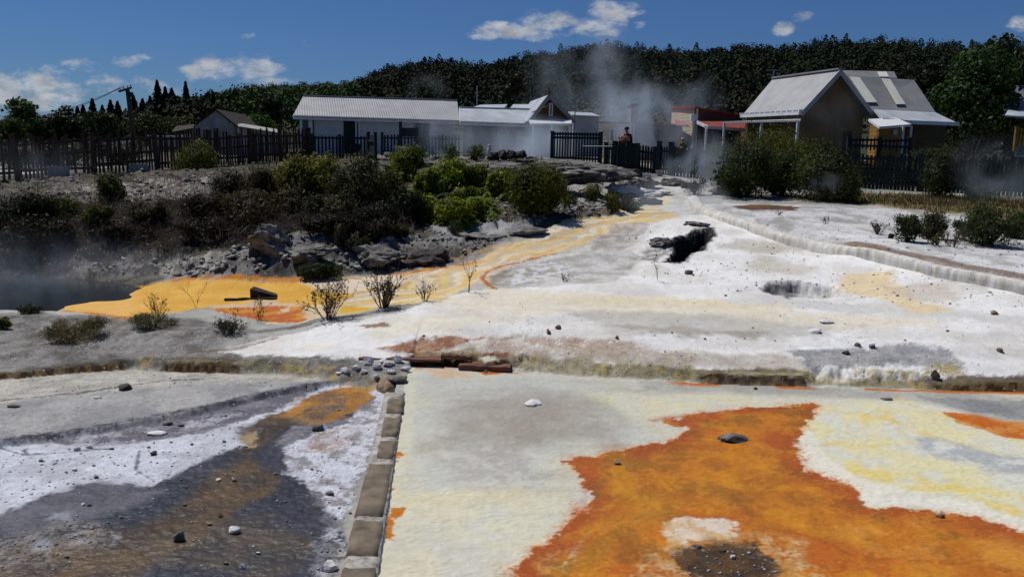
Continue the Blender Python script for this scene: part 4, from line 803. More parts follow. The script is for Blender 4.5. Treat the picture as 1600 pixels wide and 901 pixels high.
def gable_house(label, A0, A1, B1, B0, zg, wall, roof='iron', ov=.25, name='house', trim='white', group=None):
    A0, A1, B0, B1 = map(Vector, (A0, A1, B0, B1)); o = thing(name, label, 'house', (0, 0, 0), group=group)
    C0 = Vector((2*B0.x-A0.x, 2*B0.y-A0.y, A0.z)); C1 = Vector((2*B1.x-A1.x, 2*B1.y-A1.y, A1.z))
    slab('roof', [A0, A1, B1, B0], M[roof], o); slab('roof', [C1, C0, B0+Vector((0, 0, -.004)), B1+Vector((0, 0, -.004))], M[roof], o)
    ux = (A1-A0); ux.z = 0; ux.normalize(); uy = (C0-A0); uy.z = 0; uy.normalize()
    pl = lambda p, sx, sy: (p.x+ux.x*sx+uy.x*sy, p.y+ux.y*sx+uy.y*sy)
    a0, a1, c1, c0 = pl(A0, ov, ov), pl(A1, -ov, ov), pl(C1, -ov, -ov), pl(C0, ov, -ov); L0 = math.dist(a0, c0); L1 = math.dist(a1, c1)
    sl0 = (B0.z-A0.z)/max((Vector((B0.x, B0.y))-Vector((A0.x, A0.y))).length, .1)
    z0 = A0.z+ov*sl0-.1; z1 = A1.z+ov*sl0-.1
    wallq('wall', a0, a1, zg, z0, z1, M[wall], o); wallq('wall', c1, c0, zg, z1, z0, M[wall], o)
    wallq('wall', c0, a0, zg, z0, z0, M[wall], o, apex=(L0/2, B0.z-.14)); wallq('wall', a1, c1, zg, z1, z1, M[wall], o, apex=(L1/2, B1.z-.14))
    for p, q in ((A0, B0), (C0, B0), (A1, B1), (C1, B1)): MB().bar(p+Vector((0, 0, -.14)), q+Vector((0, 0, -.14)), .05, .17).build('barge_board', M[trim], o)
    m = MB(); m.bar(A0+Vector((0, 0, -.16))-Vector((uy.x, uy.y, 0))*.06, A1+Vector((0, 0, -.16))-Vector((uy.x, uy.y, 0))*.06, .1, .12); m.build('gutter', M[trim], o)
    m = MB(); m.bar(B0+Vector((0, 0, .02)), B1+Vector((0, 0, .02)), .25, .05); m.build('ridge_cap', M[roof], o)
    return o, dict(a0=a0, a1=a1, c0=c0, c1=c1, ux=ux, uy=uy)
GZH = 2.45
# long white house
hA, d_ = gable_house('long low white house with a pale corrugated iron roof', P(458,180,44), P(718,188,46.4), P(714,157,49.4), P(474,150,47.2), GZH, 'white_board', ov=.3)
LA = math.dist(d_['a0'], d_['a1'])
fa = Vector((*d_['a0'], 0)); fb = Vector((*d_['a1'], 0)); fd = (fb-fa).normalized(); fn = Vector((fd.y, -fd.x, 0))
def sx_of(u, y_=45):   # distance along the front for pixel column u
    q = P(u, 200, y_); t = q.x/q.y; return (fa.x-t*fa.y)/(t*fd.y-fd.x)
m = MB(); s0, s1 = sx_of(463), sx_of(491)
quad = [fa+fd*.0+fn*.01, fa+fd*s1+fn*.01]
m.hexa([quad[0]+Vector((0,0,GZH)), quad[1]+Vector((0,0,GZH)), quad[1]+fn*.02+Vector((0,0,GZH)), quad[0]+fn*.02+Vector((0,0,GZH))], [quad[0]+Vector((0,0,4.5)), quad[1]+Vector((0,0,4.5)), quad[1]+fn*.02+Vector((0,0,4.5)), quad[0]+fn*.02+Vector((0,0,4.5))])
m.build('porch_shade_panel', M['window'], hA)  # flat dark sheet on the wall, painted shade in place of a recessed porch
m = MB(); p0 = fa+fd*.05+fn*.2; m.bar(p0+Vector((0,0,GZH-.3)), p0+Vector((0,0,4.55)), .12, .12); m.build('porch_post', M['white'], hA)
m = MB(); p0 = fa+fd*(s1-.2)+fn*.12; m.bar(p0+Vector((0,0,3.6)), p0+Vector((0,0,4.5)), .2, .1); m.build('porch_post', M['white'], hA)
opening(hA, fa, fb, sx_of(537), sx_of(562), GZH+.05, 4.5, 'door', frame='green_wood'); opening(hA, fa, fb, sx_of(647), sx_of(671), 3.0, 4.42, 'window', mull=1, frame='metal')
opening(hA, fa, fb, sx_of(555), sx_of(562), 3.1, 4.3, 'window', frame='white', off=.08)
# low middle house and its gabled wing
hB, e_ = gable_house('low brown house with a grey iron roof beside the long white house', P(719,189,45.5), P(832,193,46.5), P(836,171,49), P(718,168,48), GZH, 'ochre_dark', 'iron_light', ov=.3)
ea, eb = Vector((*e_['a0'], 0)), Vector((*e_['a1'], 0)); LB = (eb-ea).length
opening(hB, ea, eb, LB*.12, LB*.40, 3.1, 4.2, 'window', frame='brown_board', mull=1); opening(hB, ea, eb, LB*.52, LB*.78, 3.0, 4.2, 'window', frame='ochre', mull=1)
for q in ([(738,168,49.2),(786,170,49.6),(793,163,53),(750,164,53)], [(796,170,49.6),(828,170,50),(832,163,53),(802,163,53)]): slab('rear_roof', [P(*k) for k in q], M['iron_light'], hB)
hG = thing('house', 'small ochre gabled house with a white verandah roof and finial', 'house')
ap, el, er = P(858,148,45.6), P(826,189,45), P(897,188,46.2); bk = Vector((-.9, 6.0, 0))
slab('roof', [el, el+bk, ap+bk, ap], M['iron_light'], hG); slab('roof', [er+bk, er, ap+Vector((0,0,-.004)), ap+bk+Vector((0,0,-.004))], M['iron_light'], hG)
ga, gb = el+(er-el).normalized()*.25, er-(er-el).normalized()*.25
wallq('wall', (ga.x, ga.y+.35), (gb.x, gb.y+.35), GZH, el.z-.05, er.z-.05, M['ochre_dark'], hG, apex=((gb-ga).length*.46, ap.z-.25)); wallq('wall', (ga.x+bk.x, ga.y+bk.y-.4), (ga.x, ga.y+.47), GZH, el.z-.1, el.z-.1, M['ochre_dark'], hG); wallq('wall', (gb.x, gb.y+.47), (gb.x+bk.x, gb.y+bk.y-.4), GZH, er.z-.1, er.z-.1, M['ochre_dark'], hG)
for p in (el, er): MB().bar(p+Vector((0,-.04,-.08)), ap+Vector((0,-.04,-.08)), .05, .2).build('barge_board', M['iron_grey_and_shaded'], hG)
m = MB(); m.bar(ap+Vector((0,-.05,-.1)), ap+Vector((0,-.05,.35)), .08, .08); m.build('finial', M['redwood'], hG)
opening(hG, (ga.x, ga.y+.35), (gb.x, gb.y+.35), (gb-ga).length*.42, (gb-ga).length*.52, ap.z-1.15, ap.z-.45, 'window')
slab('verandah_roof', [P(830,193,43.6), P(893,193,44.8), P(893,187,46), P(826,187,45)], M['white'], hG, .12)
for u, y_ in ((833,43.8),(862,44.3),(890,44.8)):
    p = P(u,194,y_); m = MB(); m.bar((p.x,p.y,GZH-.1), (p.x,p.y,p.z), .09, .09); m.build('verandah_post', M['white'], hG)
m = MB(); pa = P(831,176,44.9); pb = P(856,165,45.1); m.bar(pa, pb, .05, .05); m.build('fascia_strip', M['ochre'], hG)
hW = thing('shed', 'plain white low building half lost in steam right of the ochre gable', 'building')
a_, b_ = P(896,181,50), P(936,183,50.5); 
wallq('wall', a_[:2], b_[:2], GZH, a_.z, b_.z, M['white_board'], hW); slab('roof', [a_+Vector((-.1,-.2,.05)), b_+Vector((.1,-.2,.05)), b_+Vector((0,5,.5)), a_+Vector((0,5,.5))], M['iron_light'], hW)
wallq('wall', (b_.x, b_.y+.13), (b_.x, b_.y+4.5), GZH, b_.z, b_.z+.3, M['white_board'], hW)
# cream building with red capping and a chimney
hC = thing('house', 'cream boarded building with a red roof edge and square chimney behind the people', 'house')
a_, b_ = P(936,191,43), P(990,192,41.5); b2 = b_+Vector((4.2, 4.5, 0)); a2 = a_+Vector((4.2, 4.5, 0))
wallq('wall', a_[:2], b_[:2], GZH-.1, a_.z, b_.z, M['cream_board'], hC); wallq('wall', b_[:2], b2[:2], GZH-.1, b_.z, b_.z, M['brown_board'], hC)
wallq('wall', b2[:2], a2[:2], GZH-.1, b_.z, a_.z, M['brown_board'], hC)
slab('roof', [a_+Vector((-.2,-.3,.02)), b_+Vector((.1,-.3,.02)), b2+Vector((0,0,.12)), a2+Vector((0,0,.12))], M['iron_red'], hC)
p = P(989,165,43.5); m = MB(); m.box((p.x, p.y, (p.z+GZH)/2), (.38, .4, p.z-GZH), .3); m.box((p.x, p.y, p.z+.04), (.48, .5, .08), .3); m.build('chimney', M['tin_wall'], hC)
opening(hC, a_[:2], b_[:2], .75, 1.1, 3.4, 4.1, 'window')
# house with cream side, brown front and red porch
hD = thing('house', 'flat topped house with a cream left side, brown front and red porch roof', 'house')
a_, b_, c_ = P(1050,168,46.5), P(1088,169,42.5), P(1160,182,44.5)
wallq('wall', a_[:2], b_[:2], GZH, a_.z, b_.z, M['cream_board'], hD); wallq('wall', b_[:2], c_[:2], GZH, b_.z, c_.z, M['brown_board'], hD)
bk = Vector((a_.x-b_.x, a_.y-b_.y, 0)); d2 = c_+bk
wallq('wall', c_[:2], d2[:2], GZH, c_.z, c_.z, M['brown_board'], hD); wallq('wall', d2[:2], a_[:2], GZH, c_.z, a_.z, M['brown_board'], hD)
slab('roof', [b_+Vector((-.1,-.15,.06)), c_+Vector((.1,-.15,.06)), d2+Vector((.1,.1,.06)), a_+Vector((-.1,.1,.06))], M['iron_red'], hD, .08)
slab('porch_roof', [P(1104,197,40.2), P(1165,201,41.5), P(1165,190,44), P(1086,188,42.3)], M['iron_red'], hD)
m = MB(); m.bar(P(1086,190,42.2), P(1106,199,40.1), .06, .14); m.bar(P(1106,199,40.1), P(1165,203,41.4), .06, .14); m.build('fascia_board', M['white'], hD)
p = P(1104,200,40.3); m = MB(); m.bar((p.x,p.y,GZH-.1), p, .1, .1); m.build('porch_post', M['white'], hD)
p = P(1084,184,42.1); m = MB(); m.box(p, (.32,.25,.3)); m.bar(p+Vector((0,0,-.1)), (p.x,p.y,GZH), .1, .1); m.build('rainwater_head', M['white'], hD)
slab('awning', [P(1056,196,43.6), P(1076,196,41.3), P(1072,190,42.9), P(1054,187,45.2)], M['iron_red'], hD)
bL = (c_-b_); bL.z = 0; bL = bL.length
opening(hD, b_[:2], c_[:2], .15*bL, .38*bL, GZH+.05, 4.1, 'door', frame='redwood'); opening(hD, b_[:2], c_[:2], .5*bL, .8*bL, 3.1, 4.0, 'window', frame='redwood')
# big gabled house
hE = thing('house', 'large gabled house with steep grey iron roofs and two pale roof strips', 'house')
ap = P(1313,109,37); apb = P(1208,123,41.7); el = P(1252,175,36.3); elb = P(1160,180,40.9); er = P(1366,179,37.7); erb = er+(apb-ap)+Vector((0,0,0))
slab('roof', [elb, el, ap, apb], M['iron'], hE); slab('roof', [er, erb, apb+Vector((0,0,-.004)), ap+Vector((0,0,-.004))], M['iron_grey_and_shaded'], hE)  # lighter and darker iron put the sunlit and shaded slopes into the colour
ud = (apb-ap); ud.z = 0; ud.normalize(); g0 = el+ud*.45; g1 = er+ud*.45; gd = (g1-g0); gd.z = 0; gl = gd.length; gd.normalize()
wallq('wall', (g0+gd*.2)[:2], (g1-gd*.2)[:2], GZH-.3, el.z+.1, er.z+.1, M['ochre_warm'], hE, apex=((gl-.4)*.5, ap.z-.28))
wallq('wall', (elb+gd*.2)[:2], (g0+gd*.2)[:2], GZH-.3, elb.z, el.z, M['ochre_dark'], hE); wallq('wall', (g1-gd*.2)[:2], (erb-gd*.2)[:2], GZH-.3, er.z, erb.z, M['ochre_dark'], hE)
for p, q in ((el, ap), (er, ap)): MB().bar(p+Vector((0,0,-.1))-ud*.03, q+Vector((0,0,-.1))-ud*.03, .06, .2).build('barge_board', M['iron'], hE)
m = MB(); m.bar(ap+Vector((0,0,.04)), apb+Vector((0,0,.04)), .22, .06); m.build('ridge_cap', M['iron'], hE)
m = MB()
for i in range(12):
    t_ = i/11; p = el.lerp(elb, t_); m.box(p+Vector((-.02,0,.05)), (.2,.12,.1))
m.bar(el+Vector((-.05,0,-.05)), elb+Vector((-.05,0,-.05)), .14, .14); m.build('gutter', M['white'], hE)
slab('verandah_roof', [P(1130,190,39.8), P(1251,187,35.0), el+Vector((0,0,-.3)), elb+Vector((0,0,-.3))], M['iron_light'], hE)
for u, y_ in ((1132,39.8),(1190,37.4),(1247,35.2)):
    p = P(u,191,y_); m = MB(); m.bar((p.x,p.y,GZH-.2), (p.x,p.y,p.z), .1, .1); m.build('verandah_post', M['white'], hE)
gw = (g0+gd*.2); gw2 = (g1-gd*.2)
opening(hE, gw[:2], gw2[:2], (gl-.4)*.70, (gl-.4)*.82, GZH-.25, 4.0, 'door', frame='dark_wood')
# wing with two translucent strips
r0, r1, q1, q0 = P(1322,118,40.2), P(1428,125,41.4), P(1462,176,38.4), P(1348,172,37.9)
slab('wing_roof', [q0, q1, r1, r0], M['iron_grey_and_shaded'], hE)
bk_ = Vector((r0.x*2-q0.x, r0.y*2-q0.y, q0.z)); bk1 = Vector((r1.x*2-q1.x, r1.y*2-q1.y, q1.z)); slab('wing_roof', [bk1, bk_, r0+Vector((0,0,-.004)), r1+Vector((0,0,-.004))], M['iron_grey_and_shaded'], hE)
nrm = (q1-q0).cross(r0-q0).normalized(); nrm = nrm if nrm.z > 0 else -nrm
def onroof(u, v):
    d = (P(u, v, 1)-Vector((0, 0, CAMZ))); t_ = (q0-Vector((0, 0, CAMZ))).dot(nrm)/d.dot(nrm); return Vector((0, 0, CAMZ))+d*t_+nrm*.05
for q in ([(1353,161),(1370,161),(1342,122),(1327,121)], [(1400,164),(1414,164),(1390,125),(1377,124)]): slab('translucent_strip', [onroof(*k) for k in q], M['glass_panel'], hE, .03)
slab('verandah_roof', [P(1378,186,36.0), P(1498,193,37.3), q1+Vector((0,0,.0)), P(1366,171,37.7)], M['iron_light'], hE)
m = MB(); m.bar(P(1420,191,35.9), P(1498,194,37.2), .08, .16); m.bar(P(1378,186,35.9), P(1420,191,35.9), .08, .14); m.build('fascia_board', M['white'], hE)
w0, w1 = P(1400,200,38.0), P(1478,200,39.2)
wallq('wall', w0[:2], w1[:2], GZH-.3, 4.75, 4.7, M['ochre_dark'], hE)
wallq('wall', w1[:2], (w1.x+.8, w1.y+5), GZH-.3, 4.7, 4.7, M['ochre_dark'], hE)
rr0, rr1, rr2, rr3 = P(1316,110,43), P(1397,112,44.5), P(1402,122,43.3), P(1320,119,42); slab('rear_roof', [rr3, rr2, rr1, rr0], M['iron_grey_and_shaded'], hE)
slab('translucent_strip', [P(1375,119.5,42.6), P(1389,120,42.8), P(1385,112.2,44.1), P(1371,112,43.9)], M['glass_panel'], hE, .03)
# little porch with the sunlit ochre wall
hp0, hp1, hp2 = P(1359,200,35.2), P(1374,200,34.0), P(1413,200,34.6)
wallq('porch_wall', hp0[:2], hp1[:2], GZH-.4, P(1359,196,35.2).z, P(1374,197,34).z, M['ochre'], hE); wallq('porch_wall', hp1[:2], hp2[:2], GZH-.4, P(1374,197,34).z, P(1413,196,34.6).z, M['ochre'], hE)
slab('porch_roof', [P(1374,198,33.7), P(1424,194,34.6), P(1400,184,36.3), P(1357,186,35.9)], M['white'], hE, .1)
for u, y_ in ((1412,34.2),(1424,34.6)):
    p = P(u,197,y_); m = MB(); m.bar((p.x,p.y,GZH-.4), (p.x,p.y,p.z), .08, .08); m.build('verandah_post', M['white'], hE)
m = MB(); p = P(1397,207,34.3); m.box(p+Vector((0,-.1,0)), (.16,.04,.2)); m.build('meter_box', M['iron_light'], hE)
# house at the right edge
hF, f_ = gable_house('grey roofed house at the right edge behind a yellow fence', P(1568,178,44), P(1720,184,46), P(1735,138,49), P(1590,135,47), GZH, 'brown_board', 'iron_grey_and_shaded', ov=.3, trim='iron_light')
opening(hF, f_['a0'], f_['a1'], .7, 2.2, 3.0, 4.1, 'window', mull=1)
slab('porch_roof', [P(1570,180,41.6), P(1640,184,42.2), P(1640,174,44.2), P(1575,172,43.6)], M['iron_light'], hF)
# tin shed on the left
hS = thing('shed', 'weathered pale tin shed with a dark pitched roof behind the left fence', 'shed')
ap, el, er = P(337,170,40), P(303,194,39.5), P(371,197,40.5); bk = Vector((-.6, 6, 0)); gx0 = el+Vector((.05, .12, 0)); gx1 = er+Vector((-.05, .12, 0))
wallq('wall', gx0[:2], gx1[:2], 1.9, el.z-.05, er.z-.05, M['tin_wall'], hS, apex=((gx1-gx0).length*.5, ap.z-.08))
wallq('wall', (gx0+bk)[:2], gx0[:2], 1.9, el.z-.08, el.z-.08, M['tin_wall'], hS); wallq('wall', gx1[:2], (gx1+bk)[:2], 1.9, er.z-.08, er.z-.08, M['tin_wall'], hS)
slab('roof', [el, el+bk, ap+bk, ap], M['dark_wood'], hS, .06); slab('roof', [er+bk, er, ap+Vector((0,0,-.004)), ap+bk+Vector((0,0,-.004))], M['dark_wood'], hS, .06)
slab('lean_to_roof', [P(268,206,38.5), P(302,200,38.5), P(304,194,41), P(275,197,41)], M['dark_wood'], hS, .06); slab('lean_to_roof', [P(372,197,39), P(440,208,40), P(440,203,43), P(372,192,42.5)], M['tin_wall'], hS, .06)
wallq('wall', P(372,200,39.3)[:2], P(438,209,40.2)[:2], 1.9, P(372,200,39.3).z, P(438,209,40.2).z, M['tin_wall'], hS)
hT = thing('garden_wall', 'low pale wall seen through the pickets left of the tin shed', 'wall')
a_, b_ = P(232,216,42), P(296,209,42); wallq('wall_panel', a_[:2], b_[:2], 1.7, a_.z, b_.z, M['tin_wall'], hT)
m = MB(); m.box(((a_.x+b_.x)/2, (a_.y+b_.y)/2+.06, a_.z+.12), ((b_-a_).length+.1, .24, .08), .0, -.0); m.build('coping', M['white'], hT)
m = MB(); pa, pb = P(160,225,34), P(202,223,34); m.box(((pa.x+pb.x)/2, 34, pa.z-.0), (pb.x-pa.x, .5, .1)); 
wt = m.build('bench_top', M['white']); tag(wt, 'white plank lying level behind the dark left fence', 'plank')
# ------------------------------------------------------------------ fences
M['brown_wood'] = pmat('weathered_brown_timber', lin(84,62,50), lin(48,36,31), .9, 6, .004, stretch=(1, 1, .2))
def fence(label, pts, h, sp=.14, pw=.07, post_every=2.4, mat='dark_wood', irr=.02, lean=.03, rails=(.25, .8), post_h=1.12, seed=0, group=None, post_w=.13, gap=0, cat='fence', name='picket_fence', round_top=False):
    rs = random.Random(seed); o = thing(name, label, cat, pts[0], 0, group); p0 = Vector(pts[0])
    pts = [Vector(p)-p0 for p in pts]; cum = [0]
    for a, b in zip(pts, pts[1:]): cum.append(cum[-1]+(b-a).length)
    def pos(s):
        s = min(max(s, 0), cum[-1]-1e-6)
        for i in range(len(pts)-1):
            if s <= cum[i+1]: return pts[i].lerp(pts[i+1], (s-cum[i])/(cum[i+1]-cum[i])), (pts[i+1]-pts[i]).normalized()
    n = max(1, round(cum[-1]/post_every)); st = cum[-1]/n
    for i in range(n+1):
        p, d = pos(i*st); rz = math.atan2(d.y, d.x); m = MB(); m.box((0, 0, h*post_h/2-.15), (post_w, post_w, h*post_h+.3)); m.box((0, 0, h*post_h+.02), (post_w+.03, post_w+.03, .04))
        q = m.build('post', M[mat], o, loc=p); q.rotation_euler = (rs.uniform(-lean, lean), rs.uniform(-lean, lean), rz)
    for i in range(n):
        a, d = pos(i*st); b, _ = pos((i+1)*st); m = MB(); nrm = Vector((d.y, -d.x, 0)).normalized()
        for rh in rails:
            r_ = MB(); r_.bar(a+Vector((0, 0, h*rh+rs.uniform(-irr, irr)))+nrm*.015, b+Vector((0, 0, h*rh+rs.uniform(-irr, irr)))+nrm*.015, .05, .09); r_.build('rail', M[mat], o)
        s = i*st+post_w/2+sp*.4
        while s < (i+1)*st-post_w/2-.03:
            if not (irr > .05 and rs.random() < .04):
                p, d = pos(s); hh = h*(1+rs.uniform(-irr, irr)*1.5); w_ = pw*(1+rs.uniform(-irr, irr)*2); lx = rs.uniform(-lean, lean)*1.3
                f = p-nrm*.03; t_ = f+d*lx*hh+Vector((0, 0, hh)); f = f+Vector((0, 0, -.04 if irr < .05 else rs.uniform(-.05, .06)))
                q = lambda c_, k: [c_-d*w_/2*k-nrm*.011, c_+d*w_/2*k-nrm*.011, c_+d*w_/2*k+nrm*.011, c_-d*w_/2*k+nrm*.011]
                m.hexa(q(f, 1), q(t_, .9 if not round_top else .5))
            s += sp*(1+rs.uniform(-irr, irr)*2)
        m.build('picket_panel', M[mat], o)
    return o
def foot(u, v, y): q = P(u, v, y); return (q.x, q.y, T(q.x, q.y)) if abs(T(q.x, q.y)-q.z) < .25 else (q.x, q.y, q.z)
fence('long rustic dark brown picket fence with uneven pickets along the left bank', [foot(-260,300,22.5), foot(0,283,25), foot(95,277,26.3), foot(215,268,28), foot(300,262,30), foot(372,257,32), foot(482,252,37)], 1.27, .125, .08, 2.3, 'brown_wood', .09, .06, (.22, .55, .86), 1.06, 3)
for u, v, y, lb in ((92,272,26.2,'grey concrete footing block at the foot of the left fence, nearer the frame edge'), (217,263,27.9,'grey concrete footing block at the foot of the left fence, below the power pole')):
    q = P(u, v, y-.25); z = T(q.x, q.y); m = MB(); m.box((0, 0, .12), (.55, .3, .3)); m.box((0, 0, .29), (.5, .26, .05)); tag(m.build('footing_block', M['concrete'], loc=(q.x, q.y, z)), lb, 'concrete block')
fence('dark green picket fence in front of the porch of the long white house', [foot(488,247,38), foot(575,246,38)], 1.0, .17, .09, 1.35, 'green_wood', .01, 0, (.1, .9), 1.03, 4)
fence('solid looking dark fence end beside the white house, right of the open pickets', [foot(576,246,37.6), foot(587,245,35.5)], 1.05, .11, .09, 2.2, 'green_wood', .02, .01, (.2, .8), 1.12, 5)
fence('grey green picket fence blurred by steam in front of the white house windows', [foot(597,240,41.5), foot(725,240,42)], 1.05, .17, .1, 2.0, 'green_wood', .02, .01, (.2, .85), 1.08, 6)
fence('dark picket fence below the windows of the low brown house', [foot(728,240,42.5), foot(800,241,42.5)], 1.0, .17, .1, 2.0, 'green_wood', .02, .01, (.2, .85), 1.08, 7)
q = P(637, 218, 40); m = MB(); m.box((0, 0, .55), (.12, .12, 1.5)); o = thing('notice_board', 'dark notice board on a post in front of the white house', 'notice board', (q.x, q.y, GZH)); m = MB(); m.box((0,0,.75), (.14,.14,1.9)); m.build('post', M['green_wood'], o, loc=(-.35,0,0)); m = MB(); m.box((.1, 0, 1.2), (.85, .08, .42)); m.build('board', M['green_wood'], o)
# balustrade gate and green fences by the spring
A_, B_ = P(862,249,33), P(938,252,31.8)
fence('tall black slatted gate panel with pale gaps standing alone in the steam', [(A_.x, A_.y, A_.z), (B_.x, B_.y, B_.z)], 1.1, .125, .06, 2.2, 'green_wood', .0, 0, (.07, .93, .8), 1.0, 8, post_w=.1, cat='gate', name='slatted_gate')
o = thing('hand_rail', 'teal metal hand rail joining the slatted gate to the dark green fence', 'railing', (0, 0, 0)); a, b = P(911,229,31.5), P(966,229,30.5); MB().tube([a, b], .03, 8).build('rail', M['teal'], o)
for t_ in (0.02, .75, .98):
    p = a.lerp(b, t_); MB().tube([p, (p.x, p.y, T(p.x, p.y)-.1)], .025, 8).build('post', M['teal'], o)
fence('dark green picket fence in front of the three people', [foot(946,262,31), foot(1000,268,30.5), foot(1022,271,30.2)], .93, .12, .085, 1.1, 'green_wood', .02, .01, (.12, .8), 1.02, 9)
fence('solid dark green board panel of the fence right below the man in black', [(lambda q: (q.x, q.y, q.z+.0))(P(959,262,30.6)), (lambda q: (q.x, q.y, q.z))(P(995,266,30.3))], .98, .095, .09, 2.4, 'green_wood', .01, .0, (.2, .8), .98, 10)
fence('narrow dark green picket gate beside the spring outlet', [foot(1028,274,29.6), foot(1046,277,29.3)], 1.0, .1, .07, .9, 'green_wood', .01, .0, (.2, .85), 1.15, 11, cat='gate', name='picket_gate')
fence('dark green picket fence between the spring gate and the big bushes', [foot(1048,278,29.2), foot(1130,284,28.5), foot(1230,290,27.5)], 1.05, .12, .09, 1.8, 'green_wood', .02, .015, (.15, .85), 1.05, 12)
fence('long dark green picket fence behind the grass strip on the right', [foot(1230,291,27.4), foot(1300,294,26.7), foot(1440,299,25.5), foot(1600,307,24.4), foot(1800,320,23)], 1.12, .108, .088, 1.9, 'green_wood', .04, .03, (.16, .52, .86), 1.03, 13)
fence('small dark picket fence in front of the sunlit ochre porch wall', [P(1325,234,33), P(1420,236,33)], .5, .16, .06, 1.5, 'green_wood', .05, .02, (.3, .8), 1.0, 14)
M['yellow'] = pmat('yellow_paint', lin(150,118,44), lin(110,84,34), .7, 5)
fence('yellow picket fence at the right edge below the grey roofed house', [P(1586,226,38), P(1660,229,38)], .75, .16, .1, 1.5, 'yellow', .03, .02, (.3, .8), 1.05, 15)

# ------------------------------------------------------------------ power pole, aerials, ladder
o = thing('power_pole', 'leaning dark wooden power pole with a crossarm and wires', 'power pole', P(212,232,50))
pb = P(212,232,50); pt = P(199,139,50); MB().tube([Vector((0,0,-.5)), pt-pb], [.17, .12], 8).build('pole', M['bark'], o)
ca, cb2 = P(186,143,49.4)-pb, P(205,137,50.6)-pb; MB().bar(ca, cb2, .1, .12).build('crossarm', M['bark'], o)
for t_ in (.08, .38, .7, .95):
    p = ca.lerp(cb2, t_); MB().tube([p, p+Vector((0,0,.14)), p+Vector((0,0,.2))], [.03,.05,.03], 6).build('insulator', M['rock_white'], o)
MB().box(pt-pb+Vector((.2,-.1,-.35)), (.3,.2,.3)).build('switch_box', M['green_wood'], o)
for k, (t_, e) in enumerate(((.08, (40,169,75)), (.38, (52,170,78)))):
    a = ca.lerp(cb2, t_)+Vector((0,0,.2)); b = P(*e)-pb; b = b+(b-a)*.6; pts_ = [a.lerp(b, i/12)+Vector((0,0,-.9*4*(i/12)*(1-i/12))) for i in range(13)]; MB().tube(pts_, .022, 4).build('wire', M['hair'], o)
def aerial(label, u, v, y, hpx, arms=2):
    p = P(u, v, y); h = hpx/FPX*y; o = thing('aerial', label, 'aerial', p); MB().tube([(0,0,-1.0), (0,0,h)], .035, 5).build('mast', M['metal'], o); m = MB()
    for i in range(arms): MB().bar((-.35+.06*i,0,h*(.95-.12*i)), (.35-.06*i,0,h*(.95-.12*i)), .03, .03).build('crossbar', M['metal'], o)
aerial('thin dark mast rising behind the low middle house', 745,172,52,36,0)
aerial('thin mast with a crossbar right of the ochre gable', 898,190,47,38,1)
aerial('tiny aerial on the far ridge of the big gabled house', 1208,124,42,14,1)
o = thing('ladder', 'white metal ladder frame against the cream building behind the man', 'ladder', P(977,224,39)); b0 = P(977,224,39)
for dx in (-.17, .17): MB().tube([(dx,0,-1.2), (dx,.3,.8)], .025, 6).build('side_rail', M['white'], o)
for i in range(7): zz = -1.1+i*.3; MB().tube([(-.17,(zz+1.2)*.15,zz), (.17,(zz+1.2)*.15,zz)], .018, 6).build('rung', M['white'], o)

# ------------------------------------------------------------------ rocks
def rock_mesh(d, seed, sub=2, jag=.35):
    sub = sub+1 if sub == 3 else sub; jag = (.6 if d[0] > .25 else .35) if sub == 4 else .3
    bm = bmesh.new(); bmesh.ops.create_icosphere(bm, subdivisions=sub, radius=.5); rs = np.random.RandomState(seed)
    co = np.array([v.co for v in bm.verts]); pl = rs.normal(size=(9, 3)); pl /= np.linalg.norm(pl, axis=1)[:, None]
    for n_ in pl if True else []:                                   # chop facets
        t_ = rs.uniform(.24, .42); dd = co@n_; co = co-np.outer(np.maximum(dd-t_, 0), n_)*.95
    co = co*(1+jag*(.45*perlin(co[:, 0]*4+seed, co[:, 1]*4+co[:, 2]*3, seed)+.35*perlin(co[:, 0]*9+seed, co[:, 1]*9+co[:, 2]*8, seed+1)+.2*perlin(co[:, 0]*19-co[:, 2]*17, co[:, 1]*19+co[:, 2]*8, seed+2)))[:, None]
    for v, k in zip(bm.verts, co*np.array(d)*1.25): v.co = k
    me = bpy.data.meshes.new('rock'); bm.to_mesh(me); bm.free(); return me
def rock(loc, d, mat, seed, label, cat='rock', group=None, name='rock', rz=None, sub=2):
    me = rock_mesh(d, seed, sub); me.materials.append(M[mat]); o = bpy.data.objects.new(name, me); COL.objects.link(o)
    o.location = (loc[0], loc[1], loc[2]+d[2]*.28); o.rotation_euler = (0, 0, rz if rz is not None else seed*1.7); return tag(o, label, cat, group)
def rock_at(u, v, wpx, hpx, mat, seed, label, **k):
    p = at(u, v); s = p.y/FPX; d = (wpx*s, wpx*s*k.pop('deep', .8), hpx*s*1.15); p = (p.x, p.y, T(p.x, p.y)); return rock(p, d, mat, seed, label, rz=k.pop('rz', 0), **k)
rock_at(197,608,22,10,'rock_dark',1,'dark flat stone lying alone on the pale left apron')
rock_at(280,845,16,18,'rock_grey',2,'pale topped stone in the wet brown channel at the bottom left')
rock_at(366,834,20,11,'rock_white',3,'white stone at the right edge of the brown channel')
rock_at(517,889,22,16,'rock_white',4,'white stone beside the kerb at the bottom of the picture')
rock_at(517,775,12,8,'rock_grey',5,'small grey stone on the pale crust left of the kerb')
rock_at(379,890,8,8,'rock_white',6,'small white stone at the bottom edge in the dark channel')
rock_at(497,674,19,12,'rock_grey',7,'grey stone where the orange seep meets the crust')
rock_at(344,807,8,6,'rock_dark',8,'small dark stone in the black wet bed')
rock_at(120,703,10,7,'rock_white',9,'left white pebble of a pair on the lavender crust')
rock_at(141,702,10,7,'rock_white',10,'right white pebble of a pair on the lavender crust')
rock_at(240,711,12,7,'rock_dark',11,'small grey stone on the white crust')
